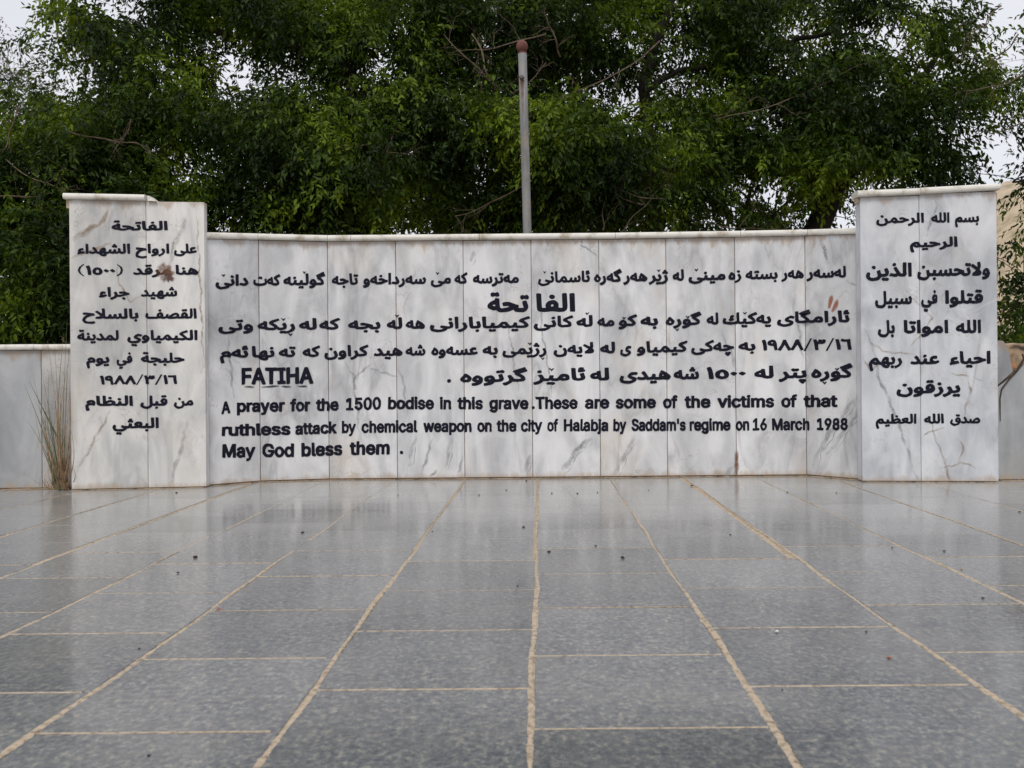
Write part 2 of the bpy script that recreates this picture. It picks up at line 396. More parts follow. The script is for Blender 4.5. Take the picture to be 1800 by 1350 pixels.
# lettering data: outlines of every letter form on the wall, then the lines with their surveyed places
# code point: (advance, outlines as x,y,x,y,... in thousandths of the letter size)
GLYPHS = {
39:(206,[[68,287,49,296,41,312,34,517,43,530,61,540,138,541,161,532,172,513,164,310,156,296,138,287]]),
40:(240,[[171,-98,51,39,20,199,51,361,165,494,174,497,197,477,111,350,85,199,111,50,197,-78,194,-84]]),
41:(240,[[49,-98,26,-84,23,-78,109,50,135,199,109,350,23,477,46,497,55,494,169,361,200,199,169,39]]),
46:(188,[[92,-24,69,-18,47,-1,35,16,30,41,37,68,52,89,72,101,99,106,122,100,143,85,156,65,161,40,155,15,137,-8,120,-19]]),
47:(260,[[6,-60,2,-54,9,-34,183,464,191,470,234,470,238,464,231,444,57,-54,49,-60]]),
48:(453,[[212,-38,162,-30,110,-4,61,47,33,104,17,167,11,269,16,339,31,399,66,467,103,507,157,536,209,546,240,546,292,538,340,514,390,463,420,404,435,344,441,227,436,166,421,106,387,40,349,1,299,-27,240,-38],[221,84,250,89,264,98,279,119,294,156,306,236,304,304,290,364,280,389,262,412,247,422,230,425,209,423,194,414,173,387,158,349,150,307,146,257,150,199,160,152,172,122,193,96]]),
49:(453,[[67,-31,49,-21,40,-6,40,59,49,76,71,87,169,87,176,91,176,371,175,376,171,376,102,329,82,327,69,330,57,339,50,352,51,436,61,451,176,534,191,540,224,540,286,539,303,531,312,518,314,91,321,87,399,86,418,78,428,59,427,-8,417,-23,397,-32]]),
53:(453,[[204,-38,171,-34,127,-19,82,9,48,47,30,84,23,121,27,144,46,159,131,161,152,149,165,116,177,102,194,90,227,83,251,90,268,102,279,118,288,141,289,171,280,206,265,226,241,240,217,243,184,238,142,216,112,215,57,222,42,230,34,242,32,271,59,512,67,528,79,536,112,540,372,540,392,531,403,514,403,446,394,431,382,423,369,420,192,420,184,414,181,360,219,365,277,361,332,339,372,308,397,276,415,241,424,207,428,171,419,101,402,61,367,17,329,-12,282,-31,234,-38]]),
54:(453,[[211,-38,171,-33,126,-15,74,27,51,61,32,107,27,154,31,207,45,251,99,347,222,527,246,540,326,540,339,536,357,517,356,496,256,347,293,339,338,321,373,294,399,260,421,204,425,146,420,104,395,49,369,17,334,-11,281,-33],[219,82,246,85,268,99,280,116,288,142,288,174,279,201,261,221,236,231,213,231,189,219,172,199,164,171,164,142,174,113,196,90]]),
56:(453,[[208,-38,166,-33,123,-19,72,12,43,44,22,86,15,147,19,176,32,211,52,242,79,269,59,294,41,331,34,371,39,424,56,462,89,501,133,529,174,543,244,546,281,542,333,522,372,492,393,467,406,441,418,389,413,336,393,294,374,269,401,241,426,199,435,169,437,121,431,87,414,51,373,6,333,-18,288,-33],[219,82,248,84,274,94,291,111,298,132,296,157,283,179,263,194,234,202,209,201,179,189,163,171,154,146,156,121,168,102,188,89],[225,324,264,336,277,354,282,376,276,399,266,414,228,425,189,416,177,401,171,376,174,356,186,337,196,330]]),
57:(453,[[121,-31,106,-24,97,-14,95,11,196,161,193,165,163,169,116,187,79,215,53,250,31,308,27,359,32,404,56,458,82,491,116,518,169,541,228,547,274,543,304,533,334,519,374,486,402,447,419,402,425,359,421,302,408,259,353,161,233,-16,208,-31],[217,278,243,279,263,289,279,308,288,332,288,369,279,394,258,418,238,426,208,424,184,409,173,392,164,362,166,331,175,306,194,286]]),
65:(480,[[7,-31,-6,-26,-17,-16,-22,-4,-21,11,157,501,171,528,184,537,202,540,282,540,307,528,316,514,389,315,500,12,501,-6,492,-21,467,-32,389,-32,371,-25,356,-6,312,109,172,110,163,104,124,-6,114,-21,91,-32],[211,231,269,232,248,298,241,316,236,314,210,239]]),
70:(410,[[51,-31,29,-19,20,6,20,501,26,523,38,534,56,540,383,538,398,529,406,514,408,459,405,442,398,431,383,422,338,420,168,419,166,314,173,310,351,310,368,305,381,293,386,276,387,226,381,207,369,196,353,190,168,189,165,6,160,-12,148,-26,133,-31]]),
71:(520,[[253,-38,193,-29,138,-6,116,7,74,44,34,104,12,167,4,267,11,337,30,396,76,467,121,506,139,516,192,539,248,546,309,545,349,535,395,516,433,490,471,447,501,392,510,344,503,329,493,321,476,317,403,317,389,320,376,331,355,376,334,399,306,415,286,420,264,422,241,420,208,407,179,381,160,351,144,292,141,256,144,219,160,157,181,125,206,104,231,92,279,87,298,89,326,101,346,117,361,137,370,161,368,166,274,167,258,174,249,184,245,196,246,261,254,276,273,286,493,284,506,276,515,261,515,194,508,134,493,96,479,69,446,27,395,-9,343,-30,283,-38]]),
72:(517,[[51,-31,29,-19,20,6,20,501,28,526,53,540,128,540,146,535,158,524,165,502,168,321,344,320,352,328,352,502,357,522,369,534,386,540,461,540,474,537,490,524,497,502,497,8,489,-17,464,-31,389,-32,371,-27,358,-16,352,6,349,199,173,200,165,192,165,8,160,-12,148,-26,133,-31]]),
73:(300,[[22,-31,2,-21,-6,-8,-9,54,-2,73,12,84,25,88,72,88,77,92,78,412,72,420,20,421,-1,434,-9,457,-5,519,8,534,25,540,279,539,299,529,307,516,309,454,303,436,289,424,275,420,229,420,223,416,223,96,229,88,280,87,302,74,309,51,306,-11,292,-26,275,-32]]),
77:(628,[[51,-31,32,-21,23,-2,23,509,34,531,54,540,154,540,168,537,181,528,314,199,439,516,449,531,473,540,573,540,592,532,605,512,605,426,605,-1,594,-22,574,-32,499,-32,481,-24,471,-12,466,209,371,-19,348,-32,281,-32,266,-27,250,-9,161,209,156,-11,148,-23,129,-31]]),
83:(447,[[204,-40,161,-35,117,-22,62,10,33,42,12,82,2,139,10,157,29,167,114,167,135,154,148,117,162,100,179,90,221,83,244,83,269,90,291,103,302,117,307,137,305,152,279,174,114,230,59,266,25,315,15,364,23,425,46,469,75,499,132,531,169,542,229,548,302,537,341,522,378,499,408,467,429,427,436,392,435,369,426,355,407,346,327,347,307,359,292,395,277,411,254,422,222,426,186,419,166,406,154,382,157,360,189,337,326,294,386,260,418,225,432,204,441,179,445,129,439,90,423,55,384,9,339,-18,296,-33,239,-40]]),
84:(449,[[183,-31,161,-19,152,4,151,416,144,420,26,420,9,426,-6,446,-8,506,3,529,26,540,266,540,419,540,436,536,448,527,455,514,456,454,448,432,426,421,298,418,295,-6,286,-21,266,-31]]),
97:(389,[[141,-40,113,-36,83,-26,36,3,14,31,-1,62,-6,116,-2,149,22,192,53,218,100,239,30,260,13,270,6,282,6,299,21,332,51,368,81,389,121,406,147,411,200,416,253,410,311,384,335,364,354,337,370,297,374,257,374,-1,365,-21,345,-31,271,-32,246,-21,221,-31,171,-40],[169,79,206,86,230,109,236,127,236,141,205,139,153,129,132,116,131,106,138,89],[124,246,231,261,234,269,226,286,218,293,200,296,165,291,146,277]]),
98:(424,[[212,-39,183,-35,145,-20,118,-31,45,-31,25,-21,16,-4,17,516,27,531,45,540,130,537,142,529,150,516,151,458,153,403,188,413,235,417,287,409,339,384,373,353,397,318,408,298,422,249,428,189,422,124,405,74,377,28,341,-6,292,-31,242,-40],[213,81,242,84,268,106,284,141,291,186,288,219,271,268,252,288,228,295,197,292,172,272,159,246,151,208,151,169,162,123,187,90]]),
99:(396,[[192,-39,147,-33,95,-10,52,27,21,73,3,126,-3,196,3,251,25,309,57,355,95,386,135,404,202,417,265,409,329,381,373,336,396,289,397,273,388,256,365,244,313,230,290,232,273,242,257,273,245,285,210,296,175,288,154,266,136,218,134,176,145,126,156,106,173,89,202,80,232,84,245,91,257,104,276,138,298,148,318,148,377,133,390,124,399,108,398,91,375,43,332,-3,270,-32]]),
100:(424,[[180,-39,138,-33,87,-9,49,26,21,69,1,139,-3,199,3,253,19,303,45,344,93,389,138,409,188,417,237,413,272,403,274,489,278,523,287,533,303,540,382,539,400,530,408,516,409,-6,400,-21,380,-31,307,-31,280,-20,232,-38],[197,81,227,84,252,104,264,128,274,181,272,219,259,261,237,288,211,296,182,292,156,273,143,247,134,201,136,158,153,111,172,90]]),
101:(404,[[197,-39,148,-33,100,-13,48,31,20,76,3,124,-3,179,3,249,19,298,42,336,55,353,92,384,142,408,158,411,210,417,264,408,313,388,346,364,373,331,393,293,406,236,406,159,398,147,383,139,336,134,390,114,400,99,400,81,388,51,365,19,332,-8,297,-26,262,-36],[194,81,218,80,245,87,257,96,284,133,280,137,233,137,143,134,146,119,158,101,175,88],[147,253,258,252,261,259,245,282,223,295,185,294,156,274,146,259]]),
102:(254,[[71,-31,52,-21,43,-4,43,291,37,295,-3,296,-23,308,-30,322,-29,388,-21,401,-8,409,42,414,47,466,61,498,84,526,111,544,127,551,179,562,222,560,258,551,272,541,280,524,261,454,252,444,236,437,187,439,180,426,182,412,236,411,257,399,265,384,265,328,259,309,244,298,184,295,179,291,177,-8,169,-21,151,-31]]),
103:(425,[[187,-182,122,-171,63,-138,49,-126,17,-82,15,-63,24,-46,81,-13,100,-6,51,32,22,75,3,127,-3,180,4,257,20,304,47,349,92,387,133,407,153,412,185,416,230,414,280,398,305,411,378,411,400,401,409,382,409,-16,402,-66,377,-113,349,-141,317,-160,260,-179],[202,-63,227,-62,247,-55,258,-47,269,-30,268,-15,210,-27,135,-23,150,-43,167,-55],[192,94,225,95,245,106,263,130,274,174,272,224,262,257,240,286,216,295,187,294,167,284,146,255,136,219,136,165,145,132,168,103]]),
104:(410,[[43,-31,25,-21,16,-2,16,509,27,531,53,540,120,540,140,531,151,512,152,402,182,411,233,417,275,411,315,396,350,370,375,334,389,296,393,254,394,-2,384,-22,363,-32,290,-32,272,-24,262,-12,259,-1,259,227,254,262,237,288,207,296,185,291,172,282,161,268,153,246,149,-11,140,-23,122,-31]]),
105:(167,[[44,-31,25,-21,16,-2,16,381,25,401,52,414,27,432,14,449,5,471,5,492,10,511,22,529,47,548,74,555,117,550,146,529,158,509,163,489,161,464,153,447,139,431,115,414,140,401,149,384,149,-4,140,-21,122,-31]]),
106:(167,[[-19,-174,-37,-164,-46,-150,-46,-82,-32,-61,-19,-55,6,-52,13,-44,15,383,26,402,56,413,27,431,11,453,5,471,6,498,22,530,49,549,81,556,118,549,139,535,151,521,163,486,159,460,146,438,111,413,139,402,150,383,148,-69,131,-112,114,-134,90,-154,48,-171]]),
107:(381,[[43,-31,25,-21,16,-2,16,509,23,528,45,540,118,540,137,533,148,521,153,299,255,400,273,410,370,410,390,398,396,374,386,354,250,214,403,19,408,-2,400,-19,375,-32,288,-32,273,-27,263,-19,153,117,151,-4,144,-19,120,-32]]),
108:(189,[[125,-33,87,-27,46,-2,22,37,16,77,16,515,25,530,42,540,108,541,137,534,151,513,153,92,158,86,184,83,200,72,207,58,218,7,213,-12,197,-26,173,-32]]),
109:(610,[[43,-31,25,-21,16,-2,17,389,27,403,45,411,118,412,145,400,162,408,215,418,272,409,323,377,358,401,375,407,430,418,477,415,512,402,532,389,551,374,572,346,589,306,594,258,593,-8,584,-22,565,-31,492,-32,475,-26,465,-17,459,-4,459,242,454,276,447,286,433,295,407,296,393,288,379,269,373,239,373,-1,370,-12,360,-24,343,-31,270,-32,248,-22,238,-4,238,248,234,271,223,289,202,296,170,286,153,256,149,-11,140,-23,122,-31]]),
110:(410,[[43,-31,25,-21,16,-1,16,382,23,399,35,408,48,412,117,412,145,397,180,411,235,417,280,410,312,398,332,384,350,369,373,338,389,296,394,246,394,132,394,-2,387,-19,362,-32,290,-32,270,-23,259,-2,259,226,253,264,243,282,230,292,207,296,183,290,163,272,153,244,150,-9,140,-23,122,-31]]),
111:(415,[[192,-39,147,-33,103,-14,51,28,21,73,4,121,-2,199,3,251,17,294,55,353,95,386,143,408,200,417,222,415,267,409,307,393,332,378,364,349,394,304,411,254,417,173,412,123,397,79,362,24,322,-9,273,-31,220,-40],[197,81,227,82,247,93,269,123,281,168,280,208,268,253,245,285,218,295,187,293,165,280,144,248,134,199,136,158,153,111,173,89]]),
112:(424,[[43,-174,25,-164,16,-145,16,378,20,393,30,404,47,410,120,410,145,398,188,414,245,415,297,405,335,387,355,370,375,351,405,305,422,250,428,190,422,128,401,66,376,26,342,-5,288,-32,245,-39,212,-39,188,-37,153,-26,151,-147,144,-162,120,-174],[209,81,242,84,267,104,279,126,289,165,289,215,279,253,257,284,232,295,198,293,174,275,161,251,151,208,153,156,163,121,188,90]]),
114:(259,[[43,-31,25,-21,16,-2,18,391,28,404,47,412,117,412,143,401,177,413,242,416,265,408,278,392,279,318,270,302,253,293,207,293,179,286,163,272,155,258,151,232,149,-11,140,-23,122,-31]]),
115:(365,[[163,-39,103,-28,56,-5,32,18,14,46,0,83,-1,98,6,114,20,124,95,138,121,128,140,95,161,81,203,81,226,96,228,108,220,117,98,152,46,184,18,228,11,263,16,316,36,353,60,377,100,400,136,412,191,417,233,413,265,404,310,378,335,349,359,301,360,283,351,269,338,260,275,245,258,246,243,253,218,289,201,298,176,298,160,293,149,283,149,271,181,255,283,226,333,194,361,151,367,93,363,68,347,34,308,-5,275,-24,235,-36]]),
116:(227,[[154,-35,111,-27,74,-7,61,3,37,40,28,85,28,292,-14,302,-26,313,-30,327,-29,388,-21,400,-9,408,27,413,28,475,37,492,59,502,142,500,154,492,162,478,164,413,217,409,231,400,239,385,240,323,232,308,212,297,169,296,164,292,163,100,169,83,209,86,229,75,240,57,250,5,244,-16,227,-28,189,-36]]),
117:(410,[[165,-36,135,-32,90,-14,58,12,30,57,20,89,16,127,16,381,19,392,30,405,48,412,122,411,144,399,151,382,151,151,157,114,172,93,200,84,222,87,241,101,254,126,259,157,261,391,272,404,290,411,363,411,383,403,394,381,394,1,391,-13,381,-24,363,-32,290,-31,263,-18,230,-31]]),
118:(389,[[153,-31,135,-21,125,-6,-14,358,-19,386,-10,401,10,411,90,412,110,403,122,386,192,193,197,191,207,218,268,388,278,403,298,412,380,411,395,404,403,394,407,368,259,-16,235,-31]]),
119:(567,[[128,-31,110,-21,97,4,-13,369,-13,388,-5,401,22,412,93,412,115,401,125,384,170,232,215,386,223,399,247,412,328,410,344,401,354,386,395,235,400,236,409,266,443,388,455,404,473,412,552,411,572,401,580,386,576,354,468,-2,458,-20,432,-32,362,-32,340,-21,332,-8,283,151,237,-1,228,-19,205,-32]]),
121:(389,[[72,-176,33,-168,20,-160,13,-149,11,-129,24,-79,33,-64,48,-55,90,-56,98,-53,114,-26,122,1,-18,367,-18,387,-8,403,12,411,90,411,112,401,122,386,191,194,195,190,198,194,265,377,278,401,300,411,380,411,395,404,403,394,407,384,406,366,242,-64,213,-116,202,-131,153,-165,103,-176]]),
1569:(244,[[18,-64,7,-57,0,-45,-15,13,-5,35,25,50,14,75,8,121,13,155,31,190,51,212,81,230,131,241,184,233,196,225,203,208,198,160,191,140,176,129,138,133,117,128,109,120,112,105,128,88,139,83,198,102,219,97,230,83,248,38,248,21,241,7,221,-4,129,-36,38,-63]]),
1632:(175,[[86,94,21,154,14,177,20,197,63,242,74,249,88,250,123,222,150,194,158,179,160,164,153,144,110,101,99,94]]),
1633:(166,[[76,-32,64,-23,57,-8,35,235,5,392,10,408,21,419,64,432,83,432,93,425,101,413,123,327,148,137,155,2,149,-17,138,-26]]),
1635:(346,[[76,-32,64,-23,57,-8,40,195,22,318,6,382,7,402,14,414,29,422,66,432,88,430,101,413,121,340,133,332,145,345,155,393,166,412,176,417,193,418,231,410,243,404,258,419,299,434,314,433,327,425,347,373,352,345,352,315,342,278,323,254,293,233,241,226,194,238,141,221,153,67,154,-5,148,-19,136,-27],[243,335,255,337,251,358,248,362,244,358]]),
1637:(315,[[144,-32,108,-27,79,-14,44,18,24,58,14,148,23,213,52,276,106,323,134,333,170,334,191,331,219,318,264,274,293,211,302,128,291,56,268,14,243,-11,209,-27],[141,78,183,82,194,91,201,108,203,134,199,170,189,200,171,219,156,223,139,216,126,199,116,170,112,131,116,101,124,86]]),
1638:(299,[[211,-32,198,-22,191,-4,169,134,154,306,49,314,2,331,-11,348,-12,371,-4,411,4,426,14,433,26,434,64,425,133,417,224,425,237,420,245,406,259,228,288,-1,283,-16,269,-27]]),
1640:(341,[[49,-35,-3,-12,-12,3,-13,20,56,187,106,328,125,398,136,416,146,422,194,431,206,429,216,420,290,180,353,25,353,5,343,-12,289,-36,276,-34,264,-25,173,214,81,-18,68,-34]]),
1641:(291,[[204,-32,190,-22,182,-1,157,160,115,161,55,175,34,189,13,211,-3,248,-7,296,-3,323,7,353,29,388,55,412,75,422,99,430,134,432,159,428,182,417,209,391,230,341,242,293,258,131,278,-1,272,-16,260,-25],[131,268,142,269,144,274,135,310,124,321,108,320,93,304,92,284,105,273]]),
64344:(177,[[60,-235,26,-217,14,-189,11,-169,-9,-157,-19,-142,-27,-122,-28,-105,-13,-70,13,-55,34,-53,64,-68,73,-65,105,-53,116,-54,140,-64,148,-72,156,-90,162,-117,147,-154,121,-170,119,-190,106,-218,79,-234],[-5,-32,-18,-24,-25,-7,-21,40,-15,63,1,75,61,81,70,96,65,131,39,210,41,235,56,251,101,268,116,268,127,261,135,250,162,156,167,100,156,41,131,6,113,-9,68,-27]]),
64380:(349,[[158,-232,124,-214,112,-186,109,-166,89,-155,80,-142,71,-117,70,-104,84,-69,108,-54,132,-50,164,-65,171,-63,201,-50,214,-51,236,-60,252,-81,260,-114,246,-149,221,-166,218,-186,204,-216,176,-231],[-6,-32,-19,-22,-25,-6,-20,51,-10,69,6,76,59,80,114,93,164,114,141,125,94,130,49,124,32,128,22,143,10,191,16,218,31,229,64,237,109,238,162,230,202,215,278,175,326,166,336,161,346,144,350,111,350,88,344,74,329,64,283,55,146,-9,86,-26]]),
64394:(218,[[-4,-165,-15,-159,-22,-145,-39,-100,-38,-80,-24,-63,27,-42,64,-19,83,0,97,21,107,63,107,80,96,113,70,166,69,186,81,206,129,230,144,229,156,220,193,136,204,58,200,23,191,-7,155,-72,109,-116,53,-150,11,-165],[56,265,28,279,14,308,12,331,23,360,50,380,62,421,76,437,98,446,113,447,139,435,148,425,162,380,185,365,199,335,199,311,189,286,178,274,154,264,136,265,106,280,76,265]]),
64400:(244,[[-6,-32,-19,-22,-25,-5,-20,51,-10,70,3,75,108,79,134,91,130,106,93,151,9,224,-3,240,-8,253,-8,273,0,310,19,334,56,361,214,445,231,449,250,438,269,398,275,376,269,356,258,346,154,295,117,271,188,200,220,148,233,91,225,39,198,2,144,-24,62,-33]]),
64401:(301,[[-6,-32,-19,-22,-25,-5,-20,51,-10,70,3,75,116,81,132,91,102,134,12,219,-4,241,-8,254,-8,276,-2,304,7,321,46,355,69,370,224,448,238,447,250,438,273,388,273,364,258,346,145,290,116,273,114,268,196,181,239,116,261,91,286,80,321,73,345,58,354,34,355,16,343,-14,332,-23,314,-31,291,-33,254,-27,196,4,162,-17,116,-29]]),
64404:(244,[[-5,-32,-18,-22,-24,-5,-20,46,-9,70,3,75,108,79,132,87,134,93,128,108,92,153,15,219,-2,238,-7,253,-6,294,-21,306,-42,340,-47,354,-46,371,-38,384,-22,395,189,514,207,516,222,504,240,464,244,446,272,391,273,364,260,347,135,285,118,271,189,198,220,146,232,96,227,46,197,2,143,-24,63,-33]]),
64405:(301,[[-5,-32,-18,-22,-24,-5,-20,46,-9,70,3,75,115,81,129,86,132,93,104,131,-2,238,-7,253,-6,294,-22,308,-44,344,-47,363,-43,378,-35,386,37,430,195,517,208,516,220,506,240,464,244,446,258,423,274,383,273,366,266,351,135,284,114,268,202,174,238,118,260,92,287,79,320,73,344,60,356,26,355,11,344,-11,325,-27,292,-33,253,-26,197,4,160,-17,117,-29]]),
65163:(160,[[-6,-32,-18,-24,-25,-7,-16,61,-1,75,46,80,54,86,58,98,54,126,27,210,28,233,35,244,46,252,89,267,104,268,116,262,123,251,149,160,155,100,148,53,130,14,97,-14,53,-29],[16,276,0,290,-10,328,-5,358,-10,398,3,438,27,461,46,470,79,475,104,471,118,464,128,444,124,400,142,384,154,348,151,321,138,308,106,296,32,276]]),
65165:(141,[[49,-29,36,-21,30,-4,18,428,25,444,37,453,97,453,109,444,116,428,128,-4,121,-21,109,-29]]),
65166:(172,[[154,-32,94,-22,64,-3,41,30,30,90,18,430,25,444,37,453,92,454,108,446,116,428,128,130,133,86,140,81,180,76,205,67,218,54,227,30,225,9,207,-21,180,-32]]),
65169:(160,[[56,-168,23,-150,10,-120,8,-105,27,-65,54,-52,69,-51,92,-61,104,-72,116,-98,117,-118,106,-145,96,-157,73,-168],[-6,-32,-18,-23,-25,-7,-16,62,-1,75,48,81,55,87,58,98,53,132,27,210,28,233,42,250,91,268,104,269,116,262,123,252,148,165,155,112,148,52,128,12,95,-15,54,-29]]),
65170:(203,[[92,-168,71,-159,59,-148,47,-122,47,-102,57,-75,68,-63,92,-52,109,-52,141,-70,154,-100,155,-118,136,-156,109,-168],[-6,-32,-18,-23,-25,-8,-18,58,-4,74,34,80,46,89,68,177,78,192,88,197,103,197,141,190,156,180,163,167,163,152,153,97,154,88,162,82,218,75,236,68,248,57,258,32,258,17,239,-21,213,-32,189,-32,134,-25,101,-7,78,-21,48,-30]]),
65172:(288,[[277,-32,219,-21,196,-7,167,24,122,22,67,32,29,54,5,83,-4,103,-7,141,-3,168,9,195,50,243,114,277,141,286,143,318,159,334,219,335,236,321,241,296,248,133,256,91,269,80,302,75,325,64,334,54,343,30,340,8,324,-20,297,-32],[133,131,144,131,149,136,147,171,142,174,120,165,108,158,95,143,105,136],[95,369,67,384,52,414,52,438,65,468,100,487,114,486,145,471,179,486,194,486,224,470,238,441,239,416,225,386,192,369,174,370,145,384,115,370]]),
65173:(589,[[214,-42,132,-35,69,-16,34,6,14,30,-3,68,-7,122,8,205,24,228,49,229,85,220,97,210,103,180,93,117,100,97,119,83,145,75,252,66,359,69,409,77,464,89,484,105,479,152,458,213,464,242,475,252,520,268,539,266,551,253,567,208,579,163,584,112,579,73,565,43,530,6,485,-16,395,-35],[324,232,290,247,260,234,240,233,217,242,208,252,195,285,195,300,203,322,218,340,242,350,255,350,290,334,322,350,335,351,360,340,371,328,384,297,384,282,376,262,360,242,337,232]]),
65175:(177,[[-6,-32,-18,-24,-25,-7,-15,63,1,75,61,80,66,84,70,98,64,133,39,210,41,234,48,245,59,252,101,267,116,268,128,262,134,251,161,158,167,98,156,41,128,1,112,-9,68,-28],[38,296,8,313,-5,343,-6,363,9,396,44,413,59,411,88,397,122,413,136,413,166,399,181,368,183,344,169,314,158,304,136,296,119,296,89,310,57,296]]),
65176:(221,[[-6,-32,-18,-24,-25,-7,-17,60,-2,74,39,79,56,90,66,113,80,178,91,193,119,196,154,189,169,178,175,150,164,90,166,84,179,79,238,74,265,58,274,34,275,13,264,-12,254,-22,226,-33,161,-30,111,-9,86,-22,53,-31],[68,224,39,239,25,268,24,293,38,323,73,342,86,341,118,325,148,340,166,340,196,325,210,294,211,271,198,241,164,224,148,224,118,239,88,224]]),
65180:(221,[[-6,-32,-18,-24,-25,-7,-17,60,-2,74,39,79,56,90,66,113,80,178,91,193,119,196,154,189,169,178,175,150,164,90,166,84,179,79,238,74,265,58,274,34,275,13,264,-12,254,-22,226,-33,161,-30,111,-9,86,-22,53,-31],[68,224,40,238,25,268,24,293,36,321,62,340,71,376,88,397,111,406,124,407,151,395,160,384,170,360,173,340,198,323,210,294,211,273,200,244,189,233,166,224,148,224,119,239,88,224]]),
65183:(349,[[158,-165,124,-147,111,-117,110,-100,129,-62,156,-49,173,-48,206,-67,219,-97,220,-114,201,-153,174,-165],[-6,-32,-19,-22,-25,-5,-20,51,-10,70,8,76,61,81,116,94,163,115,141,125,94,130,51,124,32,128,22,143,10,191,16,218,34,230,86,239,162,230,206,213,279,174,326,167,336,161,346,145,350,111,350,88,344,75,328,63,280,55,143,-10,88,-26]]),
65184:(378,[[148,-166,114,-147,101,-119,100,-100,119,-62,146,-49,161,-48,184,-58,196,-69,208,-97,208,-114,199,-140,188,-154,162,-165],[-6,-32,-19,-22,-25,-5,-20,51,-10,70,8,76,61,81,116,94,163,115,141,125,108,129,46,124,31,129,20,148,10,193,12,210,21,223,48,233,88,239,158,232,206,213,262,182,284,173,336,162,346,143,350,81,392,75,411,67,421,58,431,35,432,16,421,-10,412,-21,381,-33,316,-27,279,-13,236,33,159,-4,89,-26]]),
65185:(379,[[200,-263,131,-254,77,-234,55,-221,25,-195,-3,-151,-15,-119,-19,-81,-7,6,28,75,76,126,125,161,93,166,32,158,17,161,2,184,-5,239,1,254,15,263,48,273,102,276,155,270,282,232,342,226,357,216,364,177,364,144,358,129,343,118,283,111,227,94,167,64,122,27,92,-18,83,-44,83,-86,93,-108,112,-127,165,-148,223,-153,272,-148,333,-131,347,-132,357,-139,364,-151,379,-189,379,-208,365,-229,297,-254]]),
65187:(349,[[-6,-32,-19,-22,-25,-5,-20,51,-10,70,6,76,59,81,116,94,163,114,141,125,94,130,51,124,32,128,22,143,10,191,16,218,34,230,86,239,162,231,206,213,279,174,326,167,336,161,346,144,350,111,350,88,344,75,328,63,280,54,143,-10,88,-26]]),
65188:(378,[[-6,-32,-19,-22,-25,-5,-20,51,-10,70,6,76,59,81,116,94,163,114,141,125,108,129,91,130,46,124,31,129,20,148,10,193,12,210,21,223,48,233,88,239,159,232,206,213,262,182,284,173,336,162,346,143,350,81,396,74,412,66,422,56,431,34,431,14,412,-21,381,-33,311,-25,279,-13,236,33,159,-4,89,-26]]),
65191:(349,[[-6,-32,-19,-22,-25,-5,-20,51,-10,70,6,76,59,81,116,94,163,114,141,125,94,130,51,124,32,128,22,143,10,191,16,218,34,230,86,239,162,231,206,213,279,174,326,167,336,161,346,144,350,111,350,88,344,75,328,63,280,54,143,-10,88,-26],[91,264,69,273,57,284,46,311,45,333,56,359,66,370,91,381,108,381,139,363,152,333,153,316,134,277,108,264]]),
65193:(283,[[112,-33,78,-30,37,-16,5,3,-4,26,-1,42,16,74,37,97,50,98,83,84,128,77,165,82,179,92,178,114,165,145,108,237,106,254,110,267,122,281,162,306,177,308,188,301,245,212,273,147,281,99,280,81,268,37,242,1,214,-18,183,-28]]),
65194:(315,[[112,-33,80,-30,45,-20,12,-2,-2,14,-4,36,23,85,38,97,50,98,83,84,127,77,165,82,178,91,180,101,174,121,111,231,106,254,113,273,141,294,167,308,185,304,230,234,295,91,308,80,332,74,356,62,370,32,370,14,353,-18,320,-33,272,-26,237,-3,210,-19,178,-30]]),
65196:(315,[[112,-33,80,-30,45,-20,12,-2,-2,14,-4,36,23,85,38,97,50,98,83,84,127,77,165,82,178,91,180,101,174,121,111,231,106,254,113,273,141,294,167,308,185,304,230,234,295,91,308,80,332,74,356,62,370,32,370,14,353,-18,320,-33,272,-26,237,-3,210,-19,178,-30],[122,327,100,336,90,346,78,374,78,396,97,431,123,444,138,444,172,426,183,397,184,376,174,351,165,338,140,327]]),
65197:(218,[[-4,-165,-15,-159,-22,-145,-39,-100,-38,-80,-24,-63,27,-42,64,-19,83,0,97,21,107,63,107,80,96,113,70,166,69,186,81,206,129,230,144,229,156,220,193,136,204,58,200,23,191,-7,155,-72,109,-116,53,-150,11,-165]]),
65198:(235,[[-4,-167,-18,-155,-35,-115,-40,-97,-36,-77,-24,-64,51,-27,85,3,103,37,106,82,97,110,70,167,72,195,86,209,128,229,139,231,156,220,175,183,214,87,264,69,281,53,288,33,288,17,278,-12,268,-23,243,-32,186,-26,157,-72,121,-107,59,-147,11,-167]]),
65199:(218,[[-4,-165,-15,-159,-22,-145,-39,-100,-38,-80,-24,-63,27,-42,64,-19,83,0,97,21,107,63,107,80,96,113,70,166,69,186,81,206,129,230,144,229,156,220,193,136,204,58,200,23,191,-7,155,-72,109,-116,53,-150,11,-165],[96,264,74,273,64,283,51,311,51,330,69,368,98,381,113,381,136,371,146,361,158,333,158,313,148,287,138,276,114,265]]),
65200:(235,[[-4,-167,-18,-155,-35,-115,-40,-97,-36,-77,-24,-64,51,-27,85,3,103,37,106,82,97,110,70,167,72,195,86,209,128,229,139,231,156,220,175,183,214,87,264,69,281,53,288,33,288,17,278,-12,268,-23,243,-32,186,-26,157,-72,121,-107,59,-147,11,-167],[89,263,56,282,43,312,42,328,62,368,86,380,103,381,126,372,136,363,149,335,150,315,140,287,132,277,104,264]]),
